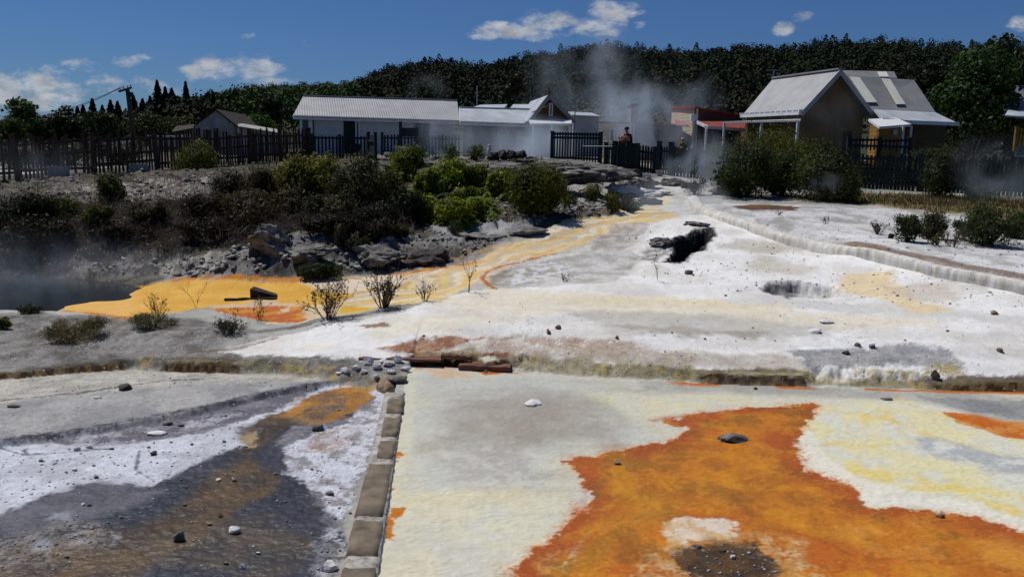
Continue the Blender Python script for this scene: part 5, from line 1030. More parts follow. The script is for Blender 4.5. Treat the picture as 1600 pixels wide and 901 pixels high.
rock_at(153,624,13,4,'rock_white',12,'flat white chip on the pale left apron', sub=1)
rock_at(22,636,18,5,'rock_grey',13,'low grey stone at the left frame edge')
rock_at(262,664,18,6,'rock_grey',14,'grey slab at the lower side of the dark diagonal seam')
rock_at(283,667,12,5,'rock_grey',15,'small grey slab right of the larger slab under the seam')
rock_at(245,680,28,6,'rock_white',16,'long white flat slab on the stony lavender crust')
rock_at(380,700,14,6,'rock_white',17,'white flat stone at the end of the tan streak')
rock_at(872,514,9,7,'rock_brown',21,'left of two brown stones on the white mound')
rock_at(857,523,8,8,'rock_brown',22,'lower left brown stone on the white mound')
rock_at(964,529,6,6,'rock_brown',23,'small brown stone above the mossy ledge')
rock_at(1077,428,12,8,'rock_grey',24,'grey boulder below the steaming hole')
rock_at(1340,541,9,6,'rock_brown',25,'brown stone at the top edge of the grey patch')
rock_at(1363,545,10,7,'rock_grey',26,'grey stone in the grey patch on the right mound')
rock_at(1323,555,12,6,'rock_dark',27,'darker stone lower left in the grey patch')
rock_at(1274,521,22,6,'rock_white',28,'white flaky slab with a shadow on the right mound')
rock_at(1290,502,24,4,'rock_white',29,'thin white flake above the flaky slab')
rock_at(1552,492,12,6,'rock_brown',30,'brown stone alone near the right edge of the mound')
rock_at(1561,551,9,6,'rock_brown',31,'small brown stone at the right edge below the lone one')
rock_at(1180,608,6,4,'rock_dark',33,'small stone at the rim of the terrace')
rock_at(1144,690,42,12,'rock_grey',34,'low grey crusty lump standing out of the orange mat', deep=.6)
rock_at(1467,810,14,7,'rock_brown',35,'yellowish stone in the orange mat at the right')
rock_at(965,727,10,5,'rock_grey',36,'small pale stone at the edge of the orange mat')
rock_at(1385,625,18,3,'rock_grey',37,'thin grey crust flake on the yellow mat near the ledge')
rock_at(1145,875,10,8,'rock_white',38,'small white stone in the dark hole at the bottom')
rock_at(1088,857,16,6,'rock_grey',39,'grey stone at the rim of the dark hole at the bottom')
rock_at(1130,860,14,5,'rock_dark',40,'dark stone left inside the hole at the bottom')
rock_at(832,632,24,6,'rock_white',41,'white crust patch standing proud of the grey terrace', deep=1.2)
rock_at(1462,594,14,16,'rock_brown',42,'upright tan stone leaning on the mossy ledge', deep=.4)
rock_at(605,611,34,18,'rock_brown',43,'brown crusted lump at the head of the kerb', deep=1.0)
rock_at(622,598,30,10,'rock_grey',44,'grey slab lying across the head of the kerb')
RS = random.Random(8)
for i, (u, v, w_, h_) in enumerate([(540,577,24,12),(557,572,22,12),(576,566,26,18),(590,574,22,16),(606,568,26,16),(621,563,22,18),(634,574,20,12),(588,585,14,10),(612,580,18,10),(568,580,18,9),(642,560,12,10),(530,582,14,7),(598,562,18,12)]):
    rock_at(u, v+4, w_*.66, h_*.58, 'rock_white', 60+i, 'jagged white sinter block in the rubble heap at the terrace corner', group='white rubble at the terrace corner', sub=3)
rock_at(427,392,70,44,'rock_grey',80,'large grey boulder at the left end of the rock bank', sub=3)
rock_at(398,402,20,22,'rock_dark',81,'dark boulder just left of the large grey one')
rock_at(480,410,66,22,'rock_grey',82,'broad dark grey rock right of the large boulder', sub=3)
rock_at(590,418,70,24,'rock_grey',83,'long grey rock in the middle of the rock bank', sub=3)
rock_at(660,412,60,22,'rock_dark',84,'dark rock at the right part of the rock bank', sub=3)
rock_at(484,425,10,7,'rock_white',85,'small white stone at the foot of the rock bank')
rock_at(1034,384,34,10,'rock_grey',86,'grey rock at the left lip of the steaming hole', sub=3)
rock_at(1090,352,34,6,'rock_grey',87,'dark rock capping the steaming hole', sub=3)
rock_at(750,370,60,8,'rock_grey',88,'flat grey slab above the yellow flow', deep=1.2)
rock_at(815,365,70,8,'rock_grey',89,'broad smooth grey slab beside the head of the yellow flow', deep=1.2)
for i, (u, v, w_, h_) in enumerate([(772,247,15,20),(785,246,17,20),(800,246,16,22),(813,245,18,22),(831,249,20,9)]):
    q = P(u, v, 36); rock((q.x, q.y, q.z-.05), (w_*40/FPX, w_*31/FPX*.8, h_*22/FPX*1.2), 'rock_dark', 100+i, ['leftmost dark boulder in the row by the steam','second dark boulder in the row by the steam','third dark boulder in the row by the steam','fourth dark boulder in the row by the steam','low flat dark boulder at the right end of the row'][i], group='row of dark boulders', sub=3)
for i, (u, v, w_, h_) in enumerate([(606,243,16,10),(620,240,20,14),(634,240,18,20),(650,238,22,18),(664,243,14,10),(640,248,40,12),(610,250,30,10),(683,247,24,10),(655,250,30,8),(720,251,22,10)]):
    q = P(u, v, 35.5); rock((q.x, q.y, q.z-.08), (w_*31/FPX, w_*31/FPX*.8, h_*27/FPX*1.2), 'rock_dark' if i % 2 else 'rock_grey', 120+i, 'rugged grey rock in the heap in front of the white house', group='grey rock heap before the white house')
for i, (u, v, w_, h_) in enumerate([(640,262,90,10),(700,259,110,9),(760,258,100,9),(820,256,110,10),(880,258,120,10),(930,262,90,10),(850,266,110,12),(770,268,90,10),(900,272,90,12),(690,268,70,10),(955,272,60,12),(840,252,70,8)]):
    q = P(u, v, 31-.4*(v-252)); rock((q.x, q.y, q.z-.12), (w_*30/FPX, w_*30/FPX*.7, h_*30/FPX*1.4), 'rock_grey' if i % 3 else 'rock_dark', 140+i, 'flat layered grey rock ledge above the ferns', group='flat rock ledges above the ferns', sub=3)
for i, (u, v, w_, h_, mt_) in enumerate([(1012,276,13,9,'rock_white'),(1000,290,50,12,'rock_grey'),(1052,286,30,12,'rock_grey'),(1080,290,24,10,'rock_grey'),(1010,300,60,10,'rock_white'),(975,300,50,14,'rock_white'),(1130,300,40,10,'rock_grey'),(1015,315,30,12,'rock_dark'),(985,322,40,8,'rock_dark')]):
    rock_at(u, v+4, w_, h_, mt_, 170+i, ['small smooth white boulder at the spring outlet','grey rock left of the spring outlet','grey brown rock right of the spring outlet','grey rock in the thin steam right of the outlet','pale rock on the slope below the outlet','broad pale rock left of the spring slope','flat grey rock in front of the right bushes','dark overhanging rock beside the cream flow','dark low rock left of the overhang'][i], sub=3)
q = P(764, 241, 35.5); o = thing('statue', 'small pale stone figure standing among the dark boulders', 'statue', (q.x, q.y, q.z)); m = MB(); m.tube([(0,0,-.1),(0,0,.12),(.01,0,.24),(0,0,.3)], [.09,.07,.09,.04], 8); m.build('body', M['rock_white'], o, True); m = MB(); m.tube([(0,0,.28),(0,0,.34),(0,0,.40),(0,0,.43)], [.03,.06,.06,.02], 8); m.build('head', M['rock_white'], o, True)
# weir post by the outlet
q = P(1030, 285, 28.8); m = MB(); m.box((0,0,.18), (.2,.16,.5)); m.box((0,0,.45), (.26,.2,.05)); tag(m.build('concrete_post', M['stone_crust'], loc=(q.x, q.y, q.z-.05)), 'small pale concrete post at the spring outlet', 'post')
# dark low retaining wall
def rough_wall(name, pts, h, w_, mat, label, cat, seed=1, n=80, amp=.05):
    pts = [Vector(p) for p in pts]; L_ = [0]
    for a, b in zip(pts, pts[1:]): L_.append(L_[-1]+(b-a).length)
    prof = [(-1, -.3), (-1.02, .5), (-.9, .85), (-.55, 1), (0, 1.03), (.55, 1), (.9, .85), (1.02, .5), (1, -.3)]; vs = []; k = len(prof)
    for i in range(n+1):
        s = L_[-1]*i/n; j = max(q for q in range(len(pts)-1) if L_[q] <= s+1e-9); t_ = (s-L_[j])/(L_[j+1]-L_[j]); p = pts[j].lerp(pts[j+1], t_); d = (pts[j+1]-pts[j]).normalized(); nn = Vector((d.y, -d.x, 0)).normalized()
        for a, (px, pz) in enumerate(prof):
            e = amp*float(perlin(np.array([s*1.3+a*.2]), np.array([pz*1.5]), seed)[0]*1.6+.8*perlin(np.array([s*7.1]), np.array([pz*1.2]), seed+1)[0]+.5*perlin(np.array([s*17.]), np.array([pz*1.2]), seed+2)[0]); vs.append(p+nn*(px*w_/2+e)+Vector((0, 0, pz*h+e*.7)))
    fs = [(i*k+a, i*k+a+1, (i+1)*k+a+1, (i+1)*k+a) for i in range(n) for a in range(k-1)]+[tuple(range(k)), tuple(n*k+a for a in reversed(range(k)))]
    return tag(mesh_obj(name, vs, fs, M[mat], smooth=True), label, cat)
rough_wall('retaining_wall', [P(868,268,30), P(930,276,28.5), P(996,285,27)], .42, .5, 'rock_dark', 'low dark stone retaining wall left of the spring outlet', 'wall', 4)
# sinter crusted channel wall across the right
M['channel'] = pmat('sinter_crusted_wall', lin(216,214,208), lin(184,176,160), .85, 3, .01, stretch=(3, 3, .8), lo=.38, hi=.66)
wl = [Vector((p.x, p.y, T(p.x-.25*0, p.y-.0))) for p in WALLP]
wl = []
for p in WALLP:
    hb = float(base(np.array([p.x]), np.array([p.y]))[0]); wl.append(Vector((p.x+.07, p.y+.02, hb-.02)))
rough_wall('channel_wall', wl, WH+.02, .30, 'channel', 'long white sinter crusted wall running down the right side', 'wall', 7, 420, .022)
# timber and planks
def beam(label, a, b, w_, h_, mat, name='timber_beam', cat='beam', seed=0):
    a, b = Vector(a), Vector(b); n = 10; d = (b-a); dn = d.normalized(); r = dn.cross(Vector((0,0,1))).normalized(); u = r.cross(dn); rs = random.Random(seed); vs = []
    for i in range(n+1):
        p = a+d*i/n; e = lambda: rs.uniform(-.008, .008)
        vs += [p-r*(w_/2+e())-u*(h_/2+e()), p+r*(w_/2+e())-u*(h_/2+e()), p+r*(w_/2+e())+u*(h_/2+e()), p-r*(w_/2+e())+u*(h_/2+e())]
    fs = [(i*4+k, i*4+(k+1) % 4, (i+1)*4+(k+1) % 4, (i+1)*4+k) for i in range(n) for k in range(4)]+[(3,2,1,0), tuple(n*4+k for k in range(4))]
    return tag(mesh_obj(name, vs, fs, M[mat]), label, cat)
beam('thick rust brown beam lying on the terrace rim right of the corner', P(718,571,9.86), P(798,574,9.80), .2, .06, 'beam')
beam('long thin rust brown plank along the rim above the rubble heap', P(562,559,10.0), P(690,561,9.95), .14, .03, 'beam', seed=2)
beam('short rust brown plank lying behind the rim', P(690,555,10.0), P(735,558,9.95), .1, .05, 'beam', seed=3)
p = at(413, 466); o = mesh_obj('plank', [(-.22,-.06,-.03),(.22,-.05,-.03),(.2,.08,-.03),(-.2,.1,-.03),(-.22,-.06,.13),(.22,-.05,.02),(.2,.08,.03),(-.2,.1,.15)], [(3,2,1,0),(4,5,6,7),(0,1,5,4),(1,2,6,5),(2,3,7,6),(3,0,4,7)], M['dark_wood'], loc=(p.x, p.y, T(p.x, p.y)+.02)); tag(o, 'dark wedge shaped plank sticking up from the orange mat', 'plank')
beam('thin dark plank lying flat below the wedge shaped one', (lambda q: (q.x, q.y, q.z+.02))(at(352,470)), (lambda q: (q.x, q.y, q.z+.02))(at(432,469)), .07, .03, 'dark_wood', 'plank', 'plank', 5)

# ------------------------------------------------------------------ kerb between the terrace and the channel
kb = thing('block_kerb', 'row of worn brown stone blocks edging the terrace', 'kerb', Pz(612,620,0)); k0_ = Vector(kb.location)
def kerb_block(uv, z0, z1, mat, name, seed):
    q = [Pz(u, v, z1) for u, v in uv]; bm = bmesh.new(); vs = [bm.verts.new(Vector((p.x, p.y, z0))-k0_) for p in q]+[bm.verts.new(Vector((p.x, p.y, z1))-k0_) for p in q]
    for f in [(3,2,1,0),(4,5,6,7),(0,1,5,4),(1,2,6,5),(2,3,7,6),(3,0,4,7)]: bm.faces.new([vs[i] for i in f])
    bmesh.ops.recalc_face_normals(bm, faces=bm.faces); bmesh.ops.bevel(bm, geom=bm.edges[:], offset=.012, segments=2, affect='EDGES'); bmesh.ops.subdivide_edges(bm, edges=[e for e in bm.edges if e.calc_length() > .05], cuts=3, use_grid_fill=True)
    if seed == 20: bmesh.ops.subdivide_edges(bm, edges=[e for e in bm.edges if e.calc_length() > .3], cuts=24, use_grid_fill=True)
    for v in bm.verts: v.co += Vector((1, 1, .8))*(.007 if seed == 20 else .012)*float(perlin(np.array([v.co.x*14+seed]), np.array([v.co.y*14+v.co.z*9]), seed)[0])
    me = bpy.data.meshes.new(name); bm.to_mesh(me); bm.free(); me.materials.append(M[mat]); me.polygons.foreach_set('use_smooth', [True]*len(me.polygons)); o = bpy.data.objects.new(name, me); COL.objects.link(o); o.parent = kb
    return o
for i, uv in enumerate([[(601,645),(629,645),(633,622),(605,622)], [(594,681),(622,682),(628,652),(599,651)], [(586,715),(615,716),(621,688),(592,687)], [(554,804),(602,806),(615,724),(576,722)], [(541,866),(593,868),(601,812),(552,811)], [(520,955),(583,957),(589,885),(535,884)], [(495,1080),(567,1085),(582,965),(518,963)]]):
    kerb_block(uv, -.1, .024, 'stone_top', 'kerb_block', i)
kerb_block([(488,1090),(566,1090),(633,612),(601,612)], -.2, .015, 'stone_crust', 'mortar_bed', 20)
# ------------------------------------------------------------------ shrubs, ferns and twigs
def shrub(u, vb, wpx, hpx, label, ca, cb_, n=None, leaf=.09, asp=.35, up=.6, y=None, seed=None, shell=.25, lobes=7, name='shrub', group=None, stems=True, zoff=0):
    seed = seed if seed is not None else int(u*7+vb); rs = np.random.RandomState(seed % 100000)
    p = at(u, vb) if y is None else P(u, vb, y); z = T(p.x, p.y)
    W, H = wpx/FPX*p.y, hpx/FPX*p.y; n = int((n or int(wpx*hpx*.9+250))*1.3); o = thing(name, label, 'shrub', (p.x, p.y, z+zoff), 0, group)
    lb = [(0, 0, H*.40, W*.45, W*.40, H*.54)]
    for i in range(lobes):
        a = rs.rand()*6.28; r = rs.uniform(.15, .36)*W; s = rs.uniform(.13, .22)*W; lb.append((math.cos(a)*r, math.sin(a)*r, rs.uniform(.15, .80)*H, s, s, min(s*.9, H*.3)))
    C, nn_ = crown_points(n, lb, rs, shell); C[:, 2] = np.abs(C[:, 2]); ctr = np.array([0, 0, -.1*H])
    # twiggy outline: shoots that run upward and outward
    m_ = rs.rand(n) < .22; C[m_] += (C[m_]-ctr)*rs.rand(m_.sum())[:, None]*.16
    V, F = quads(C, leaf*(.5+rs.rand(n)), nn_, asp, rs, up)
    cl = fbm(C[:, 0], C[:, 1]+C[:, 2]*1.5, 3.2/max(W, .3), 3, seed % 50)*1.4+.5
    np_mesh('foliage', V, F, M['leaf'], o, col=colmix(n, ca, cb_, rs, cl))
    if stems:
        m = MB()
        for i in range(7):
            a = rs.rand()*6.28; r = rs.uniform(.15, .4)*W; m.tube([(0, 0, -.05), (math.cos(a)*r*.4, math.sin(a)*r*.4, H*.35), (math.cos(a)*r, math.sin(a)*r, H*rs.uniform(.6, .9))], [.022*max(W, .4), .014*max(W, .4), .004], 4)
        m.build('stem', M['twig'], o)
    return o
BR1, BR2 = (.036,.030,.013), (.105,.082,.036)
OL1, OL2 = (.034,.044,.008), (.125,.128,.018)
DG1, DG2 = (.012,.021,.007), (.032,.050,.012)
YG1, YG2 = (.050,.054,.008), (.22,.20,.022)
GG1, GG2 = (.020,.034,.008), (.06,.08,.018)
for a in [
 (309,285,74,42,'round olive shrub on thin bare stems in front of the left fence',OL1,OL2,dict(zoff=.38)),
 (174,318,46,50,'small dark upright bush below the footing block on the left bank',DG1,OL2,{}),
 (40,355,120,60,'broad brown grey bush at the left frame edge on the bank',DG1,(.05,.045,.025),{}),
 (95,340,60,35,'low olive bush beside the broad one at the left',DG1,OL2,{}),
 (150,352,60,24,'low yellow green tuft on the dark left bank',YG1,(.07,.08,.02),{}),
 (230,345,70,26,'dull brown low bush in the middle of the left bank',BR1,BR2,{}),
 (360,310,70,42,'grey brown bush under the tin shed',BR1,(.06,.055,.04),{}),
 (415,318,90,60,'reddish brown bush in the thicket under the dark fence',BR1,BR2,dict(n=6000)),
 (485,325,115,76,'yellow green leafy bush in the middle of the thicket',YG1,YG2,dict(n=6500,asp=.5)),
 (455,340,70,50,'brown bush in front of the yellow green one',BR1,(.07,.06,.02),{}),
 (560,330,115,80,'large dark brown green bush at the right of the thicket',(.02,.024,.009),(.085,.080,.024),dict(n=8000)),
 (520,352,90,50,'dark low bush below the yellow green bush',DG1,BR2,{}),
 (400,352,110,46,'tangled brown brush on the bank below the thicket',BR1,BR2,{}),
 (320,345,90,40,'dead brown brush left of the tangled brush',BR1,(.055,.036,.022),{}),
 (610,318,60,50,'dark bush between the thicket and the ferns',DG1,OL2,{}),
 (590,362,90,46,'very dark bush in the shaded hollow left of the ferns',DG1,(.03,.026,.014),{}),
 (836,338,104,80,'round dark olive bush right of the ferns',OL1,(.115,.12,.014),dict(n=9000)),
 (790,300,50,34,'green bush behind the round olive one',YG1,(.11,.14,.02),dict(asp=.5)),
 (703,247,34,30,'small bright green bush among the grey rocks by the white house',(.03,.05,.01),(.09,.15,.018),dict(y=34.5)),
 (743,248,34,28,'small dark round bush right of the bright one by the steam',DG1,OL2,dict(y=34.5)),
 (532,392,22,40,'slim brown dry bush standing on the rock bank',BR1,BR2,dict(leaf=.06)),
 (560,398,50,20,'low dark green bush at the foot of the slim dry one',DG1,(.05,.05,.02),{}),
 (592,374,50,32,'grey brown dry bush at the back of the rock bank',BR1,(.06,.055,.035),{}),
 (626,374,30,24,'small dark bush right of the dry bush on the rock bank',DG1,BR2,{}),
 (500,432,80,22,'low dark moss green mat shrub at the edge of the orange flow',DG1,(.05,.055,.02),{}),
 (470,346,80,30,'shadowy brown bush above the rock bank',BR1,(.04,.032,.018),{}),
 (1190,262,195,88,'tall broad yellow olive bush in front of the big gabled house',OL1,(.13,.135,.02),dict(y=27,n=9000)),
 (1166,309,118,84,'dark green round bush left of the pair by the spring',DG1,(.045,.068,.014),dict(n=8000)),
 (1222,306,78,74,'dark green bush between the two round ones',DG1,(.05,.072,.014),dict(n=5000)),
 (1285,314,126,78,'dark green round bush, right of the pair, beside the grass strip',DG1,(.065,.082,.016),dict(n=8000)),
 (1262,252,110,62,'broad dark olive bush against the wall of the big gabled house',DG1,(.055,.07,.016),dict(y=30.5,n=5000)),
 (1128,258,84,58,'olive bush at the left of the broad yellow olive one',OL1,(.09,.10,.018),dict(y=28.6,n=4000)),
 (1110,250,40,30,'low dark bush behind the fence left of the big bushes',DG1,OL2,dict(y=33)),
 (1330,246,90,26,'low yellow green hedge behind the right fence',YG1,(.10,.11,.02),dict(y=30)),
 (1400,252,110,20,'brown green low hedge right of the yellow green one',OL1,(.07,.06,.02),dict(y=29.5)),
 (1450,246,100,48,'green bush under the verandah of the big house',GG1,(.05,.07,.018),dict(y=31)),
 (1466,305,66,68,'grey green bush growing over the right fence',GG1,(.06,.07,.03),dict(y=23.8)),
 (1533,256,100,42,'olive bush behind the right fence under the round tree',OL1,(.06,.065,.02),dict(y=30)),
 (1530,310,60,20,'low green tuft at the foot of the right fence',GG1,(.06,.08,.02),{}),
 (1592,252,50,36,'yellow olive bush at the right edge behind the fence',OL1,(.10,.09,.02),dict(y=27)),
 (1417,378,48,42,'dark green small bush, first of three on the right sinter flat',GG1,(.05,.07,.02),dict(leaf=.06)),
 (1457,374,50,50,'brownish upright bush, second of three on the right sinter flat',(.03,.028,.012),(.07,.07,.03),dict(leaf=.06)),
 (1545,383,110,62,'larger green bush at the right of the sinter flat',GG1,(.07,.085,.025),dict(leaf=.06,n=4500)),
 (1590,372,50,46,'green bush cut by the right frame edge',GG1,(.08,.10,.025),dict(leaf=.06)),
 (1505,366,34,24,'small pale green bush left of the larger green one',GG1,(.08,.09,.04),dict(leaf=.05)),
 (1392,372,10,8,'tiny green tuft left of the three bushes',GG1,(.08,.09,.03),dict(leaf=.04)),
 (118,531,110,32,'wide brown green cushion bush on the grey ground at the left',(.09,.075,.03),(.24,.19,.085),dict(leaf=.04,n=5500,up=1.5,asp=.2)),
 (50,489,42,14,'tiny grey green cushion by the pool shore',(.03,.03,.015),(.06,.055,.03),dict(leaf=.04)),
 (4,515,30,20,'olive tuft cut by the left frame edge by the pool',GG1,OL2,dict(leaf=.04)),
 (240,512,80,24,'brown green low bush below the orange lobe',(.08,.075,.035),(.21,.18,.085),dict(leaf=.04,n=2600,up=1.5,asp=.2)),
 (360,520,60,22,'thin grey green low bush on the grey ground',(.03,.03,.015),(.07,.068,.04),dict(leaf=.035,n=700)),
 (957,335,30,34,'thin olive bush in the pale rubble left of the spring',OL1,OL2,dict(leaf=.06)),
 (925,318,36,30,'yellow green bush on the pale rubble',YG1,(.14,.14,.03),dict(leaf=.06)),
 (890,330,36,22,'green tuft right of the round olive bush',GG1,(.10,.13,.02),dict(leaf=.05)),
 (975,330,40,26,'dry brown bush beside the overhanging dark rock',BR1,(.08,.06,.03),dict(leaf=.05)),
 (1085,305,40,26,'dry brown bush in the thin steam by the outlet',BR1,(.06,.05,.03),dict(leaf=.05)),
 (710,368,26,22,'small grass like tuft at the foot of the ferns',GG1,(.08,.08,.03),dict(leaf=.07,asp=.12,up=2.5)),
 ]:
    shrub(*a[:7], **a[7])
def fern(u, v, L_, seed, nf=22, col=((.05,.085,.008), (.20,.27,.018))):
    rs = np.random.RandomState(seed); p = at(u, v); z = T(p.x, p.y); o = None; V = []; F = []; Cc = []
    for i in range(nf):
        a = rs.rand()*6.28; l = L_*rs.uniform(.6, 1.1); el = rs.uniform(.5, 1.25); d = np.array([math.cos(a), math.sin(a), 0]); sd_ = np.array([-d[1], d[0], 0]); base_ = np.array([rs.normal()*.03, rs.normal()*.03, rs.uniform(0, .05)]); tn = rs.rand()
        k = 13; prev = base_
        for j in range(1, k+1):
            t_ = j/k; q = base_+d*l*(t_*math.cos(el)+.25*t_*t_)+np.array([0, 0, l*(math.sin(el)*t_-.75*t_**2.2)]); wd = l*.24*(1-t_)**.7*min(1, t_*4)+.01; dd = (q-prev)
            for sg in (-1, 1):
                b = len(V); tip = q+sd_*sg*wd+d*wd*.35-np.array([0, 0, wd*.25]); V += [prev, q+dd*.1, tip]; F.append((b, b+1, b+2)); cc = np.array(col[0])*(1-tn)+np.array(col[1])*tn; cc = cc*rs.uniform(.7, 1.3); Cc += [cc, cc, cc*1.1]
            prev = q
    o = np_mesh('fern', np.array(V), np.array(F), M['leaf'], col=np.array(Cc)); o.location = (p.x, p.y, z)
    return tag(o, 'bright green fern clump spilling down the bank in the middle', 'fern', 'bright ferns on the bank')
rs_ = np.random.RandomState(4); k = 0
for (u, v, w_, h_, n_) in [(650,290,40,30,9),(700,325,50,20,9),(712,345,60,12,14),(735,290,30,25,6),(770,300,40,20,5),(800,290,30,18,4),(620,262,20,8,3),(690,285,40,14,4),(750,325,24,16,4),(850,275,30,8,2)]:
    for i in range(n_):
        fern(u+rs_.uniform(-w_, w_), v+rs_.uniform(-h_, h_)*.8, rs_.uniform(.35, .85), 500+k, col=((.03,.05,.006), (.16,.22,.016)) if rs_.rand() < .5 else ((.05,.085,.008), (.20,.27,.018))); k += 1
FB1, FB2 = (.06,.085,.006), (.235,.27,.010)
for i, (u, v, w_, h_, lb_) in enumerate([(640,285,66,56,'upper left bright green leafy bush on the bank, beside the dark thicket'),(672,312,60,46,'bright green leafy bush below the upper left one'),(700,300,70,50,'bright green leafy bush in the middle of the green patch'),(742,300,56,46,'yellow green leafy bush right of the middle one'),(665,347,50,44,'lower left bright green bush at the edge of the grey slab'),
      (706,353,64,46,'bright green bush lowest in the green patch'),(738,345,44,36,'bright green bush lower right in the green patch'),(785,312,50,44,'green leafy bush touching the round olive bush'),(622,265,36,24,'small bright bush at the top of the green patch'),(725,325,50,34,'bright green bush between the middle and the lowest one'),(760,282,44,22,'small green bush below the flat rock ledges')]):
    shrub(u, v, w_, h_, lb_, FB1, FB2 if i % 3 else (.15,.17,.010), n=int(w_*h_*.55), leaf=.17, asp=.3, up=.9, shell=.35, seed=900+i, lobes=9, group='bright leafy bushes on the bank')
def twiggy(u, v, wpx, hpx, label, leaves=60, col=((.04,.04,.015), (.10,.09,.03)), n=9, seed=1, leaf=.03, thick=.007):
    rs = random.Random(seed); p = at(u, v); z = T(p.x, p.y); o = thing('twiggy_bush', label, 'shrub', (p.x, p.y, z)); W, H = wpx/FPX*p.y, hpx/FPX*p.y; m = MB(); tips = []
    def br(a, d, l, r, dep):
        pts_ = [a]; q = Vector(a)
        for i in range(3):
            d = (d+Vector((rs.uniform(-.25, .25), rs.uniform(-.25, .25), rs.uniform(-.1, .2)))).normalized(); q = q+d*l/3; pts_.append(q.copy()); tips.append(q.copy())
        m.tube(pts_, [r, r*.85, r*.7, r*.45], 4)
        if dep > 0:
            for i in range(3): br(pts_[rs.choice((1, 2, 3))], (d+Vector((rs.uniform(-.9, .9), rs.uniform(-.9, .9), rs.uniform(-.3, .6)))).normalized(), l*.6, r*.55, dep-1)
    for i in range(n):
        a = rs.random()*6.28; sp_ = rs.uniform(.1, 1)*W/2; d = Vector((math.cos(a)*sp_, math.sin(a)*sp_, H)).normalized(); br(Vector((math.cos(a)*sp_*.15, math.sin(a)*sp_*.15, -.03)), d, math.hypot(sp_, H)*rs.uniform(.5, .75), thick, 2)
    m.build('branches', M['twig'], o)
    if leaves:
        r2 = np.random.RandomState(seed); C = np.array([rs.choice(tips)+Vector((rs.gauss(0, .012), rs.gauss(0, .012), rs.gauss(0, .012))) for _ in range(leaves)]); V, F = quads(C, leaf*(.6+.8*r2.rand(leaves)), None, .6, r2); np_mesh('foliage', V, F, M['leaf'], o, col=colmix(leaves, *col, r2))
    return o
twiggy(513,500,84,58,'wide spreading olive twiggy bush, left of the two on the ridge',900,seed=2,n=16)
twiggy(600,482,72,56,'upright dark twiggy bush, right of the two on the ridge',700,((.015,.015,.01),(.05,.045,.02)),seed=3,n=18,thick=.009)
twiggy(664,472,34,34,'small bare twiggy shrub right of the dark one',40,seed=4,n=7)
twiggy(733,458,16,56,'single tall bare stalk in front of the yellow flow',20,seed=5,n=2)
twiggy(245,502,40,42,'bare grey twigs rising from the bush below the orange lobe',60,seed=6,n=9,thick=.005)
twiggy(306,482,12,46,'thin bare stalk in front of the orange lobe',6,seed=7,n=2,thick=.004)
twiggy(405,500,30,34,'thin brown stalks at the left of the rust patch',60,seed=8,n=6,thick=.005)
twiggy(365,522,60,36,'sparse bare twigs on the grey ground',120,seed=9,n=10,thick=.004)
twiggy(1372,366,32,22,'bare reddish twiggy tuft left of the three small bushes',160,((.06,.045,.03),(.12,.09,.05)),seed=10,n=10,leaf=.04)
twiggy(1462,385,40,16,'low brown twiggy tuft in front of the second small bush',220,((.06,.06,.02),(.12,.11,.04)),seed=11,n=10,leaf=.04)
twiggy(1490,386,46,24,'grey brown twiggy shrub between the small bushes',160,((.05,.045,.03),(.1,.09,.05)),seed=12,n=10,leaf=.04)
twiggy(1290,350,16,14,'tiny bare weed on the sinter flat behind the wall',20,seed=13,n=4)
twiggy(1216,337,14,10,'tiny dark weed beside the orange strip',20,seed=14,n=4)
twiggy(880,440,40,14,'grey dead twigs lying at the foot of the grey crust',30,((.1,.1,.1),(.2,.2,.2)),seed=15,n=7,thick=.004)
twiggy(1028,440,16,52,'single bare stalk left of the steaming hole',10,seed=16,n=2,thick=.004)

for a in [
 (1520,240,150,70,'dark undergrowth bush at the foot of the large round tree',DG1,(.03,.045,.012),dict(y=43,n=3500)),
 (30,268,110,44,'dark hedge like bush behind the left end of the dark fence',DG1,(.03,.04,.014),dict(y=29,n=3500)),
 (110,262,110,42,'dark bush behind the dark fence under the round dark tree',DG1,(.028,.036,.012),dict(y=30.5,n=3500)),
 (185,256,100,38,'dark bush behind the dark fence by the foot of the power pole',DG1,(.03,.036,.014),dict(y=31.5,n=3500)),
 (1345,292,110,34,'dark low bush right behind the right fence, left half',DG1,(.026,.034,.010),dict(y=28.6,n=4000)),
 (1440,296,110,34,'dark low bush right behind the right fence, in its middle',DG1,(.03,.036,.012),dict(y=28,n=4000)),
 (1540,300,120,36,'dark low bush right behind the right fence, near the frame edge',DG1,(.03,.038,.012),dict(y=27.4,n=4000)),
 (1640,304,120,36,'dark low bush behind the right fence beyond the frame edge',DG1,(.03,.038,.012),dict(y=27,n=3000)),
 (1120,272,80,40,'dark bush behind the fence below the red porch',DG1,(.02,.028,.010),dict(y=32,n=3000)),
 (1060,268,70,30,'very dark low bush behind the spring gate',DG1,(.016,.022,.008),dict(y=33,n=2200)),
 (385,336,90,36,'dark brown bush in the left half of the thicket',BR1,(.075,.058,.028),dict(n=4500)),
 (640,350,70,50,'dark brown bush at the left edge of the ferns',DG1,(.03,.026,.012),dict(n=3500)),
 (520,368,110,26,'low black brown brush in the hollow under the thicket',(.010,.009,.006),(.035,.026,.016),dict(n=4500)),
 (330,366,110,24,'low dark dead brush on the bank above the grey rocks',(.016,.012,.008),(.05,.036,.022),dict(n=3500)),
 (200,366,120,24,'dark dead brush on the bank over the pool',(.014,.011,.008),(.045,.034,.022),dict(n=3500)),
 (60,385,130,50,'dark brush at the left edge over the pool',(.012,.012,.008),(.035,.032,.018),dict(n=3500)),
 ]:
    shrub(*a[:7], **a[7])
